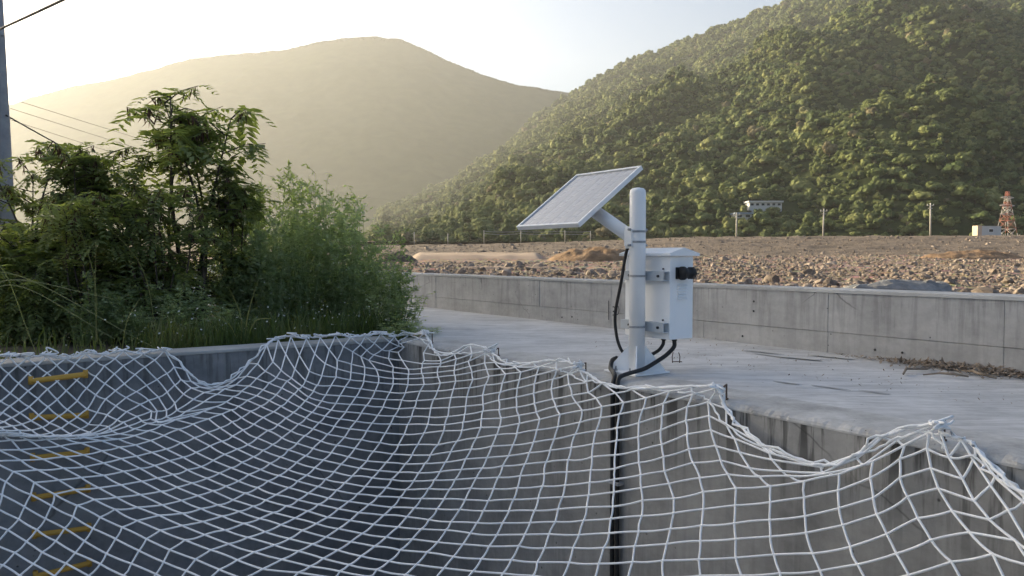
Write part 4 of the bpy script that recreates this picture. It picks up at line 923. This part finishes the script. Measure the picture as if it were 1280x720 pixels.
# ------------------------------------------------------------ plants
def pinnate(V, Fq, base, d, up, L, r, npair=6, droop=.5):
    """a feathery twice-divided leaf: rachis with drooping strips of leaflets"""
    side = d.cross(up).normalized(); up = side.cross(d).normalized(); p = base.copy(); dd = d.copy()
    for i in range(npair * 2):
        s = (i // 2 + .6) / npair; c = base + d * (L * s) + Vector((0, 0, -droop * L * s * s)); sg = 1 if i % 2 else -1
        pd = (side * sg * .85 + d * .55 + up * r.uniform(-.15, .25)).normalized(); pl = L * .46 * (1 - .35 * abs(s - .5)) * r.uniform(.85, 1.1); w = pl * .2
        n_ = pd.cross(up).normalized() * w; m_ = c + pd * pl * .5 + Vector((0, 0, -.06 * pl)); e = c + pd * pl + Vector((0, 0, -.28 * pl)); o = len(V)
        V += [c, m_ + n_, e, m_ - n_]; Fq.append((o, o+1, o+2, o+3))
def shrub_meshes(seed, H, spread, nst, nleaf, pods=True, lsz=.29):
    r = random.Random(seed); tb = MB(); V = []; Fq = []; PV = []; PF = []
    for s in range(nst):
        a = r.uniform(0, 6.28); top = Vector((math.cos(a), math.sin(a), 0)) * spread * r.uniform(.2, 1.0) + Vector((0, 0, H * r.uniform(.72, 1.0) if s else H))
        if s == 0: top.x *= .3; top.y *= .3
        b = Vector((r.gauss(0, .08), r.gauss(0, .08), -.1)); mid = b.lerp(top, .5) + Vector((r.gauss(0, .12), r.gauss(0, .12), .08)); L = curve([b, mid, top], 6)
        tb.tube(L, [.028 * (1 - .8 * i / (len(L) - 1)) * H / 2.5 for i in range(len(L))], 6)
        for k in range(r.randint(9, 12)):
            i = r.randint(int(len(L) * .22), len(L) - 1) if k > 2 else len(L) - 1 - k; c = L[i]; aa = r.uniform(0, 6.28)
            tw = Vector((math.cos(aa), math.sin(aa), r.uniform(.2, .9))).normalized() * r.uniform(.2, .55) * H / 2.5; e = c + tw + Vector((0, 0, -.05))
            tb.tube([c, c.lerp(e, .5) + Vector((0, 0, .04)), e], [.008, .006, .003], 4)
            for q in range(nleaf):
                s_ = 1 - abs(r.gauss(0, .3)); c2 = c.lerp(e, s_); a2 = r.uniform(0, 6.28)
                d = Vector((math.cos(a2), math.sin(a2), r.uniform(-.7, .5))).normalized()
                pinnate(V, Fq, c2, d, Vector((0, 0, 1)), lsz * r.uniform(.7, 1.25), r, r.randint(5, 7), r.uniform(.2, .8))
            if pods and i > len(L) * .5 and r.random() < .85:
                for q in range(r.randint(8, 16)):
                    c2 = c.lerp(e, r.uniform(.5, 1.0)); d = Vector((r.gauss(0, .35), r.gauss(0, .35), -1)).normalized() * r.uniform(.10, .17); n_ = d.cross(Vector((r.gauss(0,1), r.gauss(0,1), 0))).normalized() * .009; o = len(PV)
                    PV += [c2 - n_*.5, c2 + n_*.5, c2 + d*.5 + n_, c2 + d, c2 + d*.5 - n_]; PF += [(o, o+1, o+2, o+4), (o+4, o+2, o+3, o+3)]
    lm = npmesh('foliage', [v[:] for v in V], Fq, M['leaf']); bm_ = tb.mesh('branch', M['bark'])
    pm_ = None
    if PV:
        pm_ = bpy.data.meshes.new('seed_pods'); pm_.from_pydata([v[:] for v in PV], [], [tuple(dict.fromkeys(f)) for f in PF]); pm_.materials.append(M['pod'])
    return bm_, lm, pm_
big_sets = [shrub_meshes(61, 2.6, .8, 6, 6), shrub_meshes(62, 2.6, 1.0, 7, 6), shrub_meshes(63, 2.6, .65, 5, 6)]
low_sets = [shrub_meshes(71, 1.3, .6, 6, 5, False, .26), shrub_meshes(72, 1.3, .7, 6, 5, False, .22)]
def plant(name, sets, u_, Y, vtop, lab, H0, rz, group=None, cat='shrub'):
    p = U(u_, Y, z=-.08); h = (CH + (321 - vtop) / F * Y + .08) / H0
    r = thing(name, lab, cat, p, rz, group); b, l, pd = sets
    obj('branch', b, r, scale=(h,)*3); obj('foliage', l, r, scale=(h,)*3)
    if pd: obj('seed_pods', pd, r, scale=(h,)*3, kind='stuff')
    return r
plant('leadtree_shrub', big_sets[1], 62, 9.4, 176, 'dark feathery shrub with brown pods right of the utility pole', 2.75, 1.2)
plant('leadtree_shrub', big_sets[2], 152, 9.9, 192, 'middle tall feathery shrub with hanging brown pods', 2.75, 2.4)
plant('leadtree_shrub', big_sets[0], 236, 9.7, 108, 'tallest feathery shrub reaching highest against the mountain', 2.75, .4)
plant('leadtree_shrub', big_sets[2], 292, 10.2, 208, 'slender feathery shrub between the tallest one and the light green weeds', 2.75, 4.4)
plant('leadtree_shrub', big_sets[1], 200, 9.0, 240, 'dark shrub in front of the tallest feathery shrub', 2.75, 5.0)
plant('leadtree_shrub', big_sets[0], 110, 8.9, 245, 'dark shrub in front of the podded shrubs near the utility pole', 2.75, 3.0)
lr = random.Random(21)
for k in range(12):
    u_ = -40 + k * 22 + lr.uniform(-8, 8); Y = lr.uniform(8.6, 9.6) + .0035 * max(0, u_)
    plant('low_shrub', low_sets[k % 2], u_, Y, lr.uniform(268, 330) + (10 if u_ > 260 else 0), 'low dark fern leaved shrub behind the pit coping', 1.4, lr.uniform(0, 6.28), 'low dark shrubs behind the coping')
# light green weeds
def weed_mesh(seed, H):
    r = random.Random(seed); tb = MB(); V = []; Fq = []; PV = []; PF = []
    for s in range(12):
        a = r.uniform(0, 6.28); sp = r.uniform(.05, .42); top = Vector((math.cos(a) * sp, math.sin(a) * sp, H * r.uniform(.45, 1.0)))
        b = Vector((math.cos(a) * .06, math.sin(a) * .06, -.05)); L = curve([b, b.lerp(top, .55) + Vector((r.gauss(0,.05), r.gauss(0,.05), .05)), top], 8)
        tb.tube(L, [.007 * (1 - .7 * i / (len(L) - 1)) for i in range(len(L))], 4)
        for k in range(15):
            i = r.randint(2, len(L) - 1); c = L[i]; aa = r.uniform(0, 6.28); ln = r.uniform(.10, .30) * (1.15 - .5 * i / len(L))
            e = c + Vector((math.cos(aa), math.sin(aa), r.uniform(.3, 1.1))).normalized() * ln
            tb.tube([c, e], [.003, .0015], 3, 0, False)
            for q in range(8):
                c2 = c.lerp(e, r.uniform(.15, 1.05)); d = Vector((r.gauss(0,1), r.gauss(0,1), r.gauss(.15,.6))).normalized(); ll = r.uniform(.035, .09)
                n_ = d.cross(Vector((r.gauss(0,1), r.gauss(0,1), r.gauss(0,1)))).normalized() * ll * .17; o = len(V)
                V += [c2, c2 + d*ll*.45 + n_, c2 + d*ll, c2 + d*ll*.45 - n_]; Fq.append((o, o+1, o+2, o+3))
            if r.random() < .10:
                for w in range(2):
                    o = len(PV); n1 = Vector((r.gauss(0,1), r.gauss(0,1), r.gauss(0,1))).normalized() * .011; n2 = n1.orthogonal().normalized() * .011; PV += [e+n1, e+n2, e-n1, e-n2]; PF.append((o, o+1, o+2, o+3))
    return tb.mesh('stem', M['weed']), npmesh('foliage', [v[:] for v in V], Fq, M['weed']), npmesh('blossom', [v[:] for v in PV], PF, M['petal'])
wsets = [weed_mesh(81 + i, 1.7) for i in range(4)]
def weed(u_, Y, vtop, k):
    p = U(u_, Y, z=-.08); h = (CH + (321 - vtop) / F * Y + .08) / 1.7; w = max(.75, min(1.15, h))
    r = thing('tall_weed', 'tall light green small leaved weed in the thicket beside the terrace corner', 'weed', p, lr.uniform(0, 6.28), 'light green weeds behind the pit corner')
    b, l, f_ = wsets[k % 4]; sc = (w, w, h)
    obj('stem', b, r, scale=sc); obj('foliage', l, r, scale=sc); obj('blossom', f_, r, scale=sc)
k = 0
for u_ in range(288, 526, 14):
    top = lerp(u_, [285, 315, 345, 375, 415, 458, 490, 522], [212, 200, 194, 204, 222, 250, 302, 378])
    for rep in range(2):
        Y = lr.uniform(10.2, 13.2) if rep else lr.uniform(9.9, 10.6)
        v_ = top + (abs(lr.gauss(0, 26)) - 4 if rep == 1 else lr.uniform(20, 110))
        while NQ.dot(U(u_, Y, z=0)) > RIM + .3 and Y > 8.9: Y -= .2
        weed(u_ + lr.uniform(-5, 5), Y, min(v_, 395), k); k += 1
for u_ in range(20, 300, 24): weed(u_ + lr.uniform(-8, 8), lr.uniform(8.5, 8.9), lr.uniform(335, 385), k); k += 1
# grass along the coping
V = []; Fq = []; gr = random.Random(31)
def blade(V, Fq, p, h, r, lean=.5, w=.006):
    a = r.uniform(0, 6.28); d = Vector((math.cos(a), math.sin(a), 0)); n_ = Vector((-d.y, d.x, 0)) * w; o = len(V); l = h * lean * r.uniform(.2, 1.0)
    m_ = p + d * l * .35 + Vector((0, 0, h * .62)); e = p + d * l + Vector((0, 0, h * r.uniform(.8, 1.0)))
    V += [p - n_, p + n_, m_ + n_*.8, m_ - n_*.8, e]; Fq.append((o, o+1, o+2, o+3)); Fq.append((o+3, o+2, o+4, o+4))
for _ in range(5200):
    q = gr.uniform(-4.2, RIM + .1) if gr.random() < .25 else gr.uniform(1.4, RIM + .15); t = FAR + .37 + abs(gr.gauss(0, .55)) + .02
    pp = P(q, t, -.1); hh = gr.uniform(.08, .2) + .35 * gr.random() ** 3 * (1.0 if q > 1.4 else .8)
    blade(V, Fq, pp, hh, gr, .6, gr.uniform(.003, .007))
for _ in range(1600):
    t = gr.uniform(FAR + .4, FAR + 5.5); q = RIM + .05 - abs(gr.gauss(0, .25)); blade(V, Fq, P(q, t, -.09), gr.uniform(.12, .4), gr, .6, .005)
gm = bpy.data.meshes.new('grass'); gm.from_pydata([v[:] for v in V], [], [tuple(dict.fromkeys(f)) for f in Fq]); gm.materials.append(M['grass'])
FV = []; FF = []
for _ in range(170):
    q = gr.uniform(1.2, RIM + .1) if gr.random() < .8 else gr.uniform(-4, 1); p = P(q, FAR + .4 + abs(gr.gauss(0, .5)), gr.uniform(.05, .38)); rd = gr.uniform(.007, .014); o_ = len(FV); ax = Vector((gr.gauss(0,.5), gr.gauss(-.6,.4), 1)).normalized(); e1 = ax.orthogonal().normalized(); e2 = ax.cross(e1)
    FV += [p + e1*rd, p + e2*rd, p - e1*rd, p - e2*rd]; FF.append((o_, o_+1, o_+2, o_+3))
fo = obj('wild_flowers', npmesh('wild_flowers', [v[:] for v in FV], FF, M['petal']), kind='stuff'); fo['label'] = 'tiny white wild flowers in the grass behind the coping'
o = obj('grass', gm, kind='stuff'); o['label'] = 'rough green grass growing behind the coping'
# long arching reed blades
def reed(name, base, blades, lab):
    r = thing(name, lab, 'grass', base)
    for (u0, v0, u1, v1, u2, v2, Y) in blades:
        a, b, c = U(u0, Y, v0), U(u1, Y - .1, v1), U(u2, Y - .25, v2); L = curve([a, b, c], 12); mb = MB(); n_ = Vector((0, .3, 1)).normalized()
        for i in range(len(L) - 1):
            w0, w1 = (.0075 * (1 - .75 * k_ / len(L)) for k_ in (i, i + 1)); dd = (L[i+1] - L[i]).normalized(); s = dd.cross(Vector((0,1,0))).normalized()
            mb.add([L[i] - base - s*w0, L[i+1] - base - s*w1, L[i+1] - base + s*w1 + Vector((0,.004,0)), L[i] - base + s*w0 + Vector((0,.004,0))], [(0,1,2,3)], 0, True)
        mb.build('blade', M['reed'], r)
reed('reed_grass', U(-55, 8.4, z=-.08), [(-55,428,0,352,135,372,8.1),(-55,430,10,356,142,424,8.0),(-52,432,0,340,190,434,7.9),(-50,432,-5,330,42,440,7.8)], 'clump of long arching pale grass blades at the far left')
reed('reed_grass', U(120, 8.5, z=-.08), [(118,430,118,350,95,268,8.3),(120,430,118,370,121,300,8.3),(195,430,175,330,98,248,8.6),(150,440,158,400,175,372,8.0)], 'thin upright pale grass stalks in front of the dark shrubs')
reed('reed_grass', U(300, 8.6, z=-.08), [(300,432,300,395,285,358,8.3),(303,432,310,390,322,352,8.3),(298,432,285,405,262,392,8.2),(305,432,318,402,338,398,8.2)], 'tuft of broad pale grass blades at the foot of the light green weeds')

# ------------------------------------------------------------ the air
hb = MB().box((-3600, -400, -5.6), (2600, 3100, 770))
hz = bpy.data.materials.new('haze_air'); hz.use_nodes = True; ht = hz.node_tree; ht.nodes.clear()
ho = ht.nodes.new('ShaderNodeOutputMaterial'); hv = ht.nodes.new('ShaderNodeVolumePrincipled')
hv.inputs['Color'].default_value = (.90, .93, .97, 1); hv.inputs['Density'].default_value = HAZE; hv.inputs['Anisotropy'].default_value = .45
ht.links.new(hv.outputs[0], ho.inputs['Volume'])
hb.build('haze', hz, None, kind='stuff')
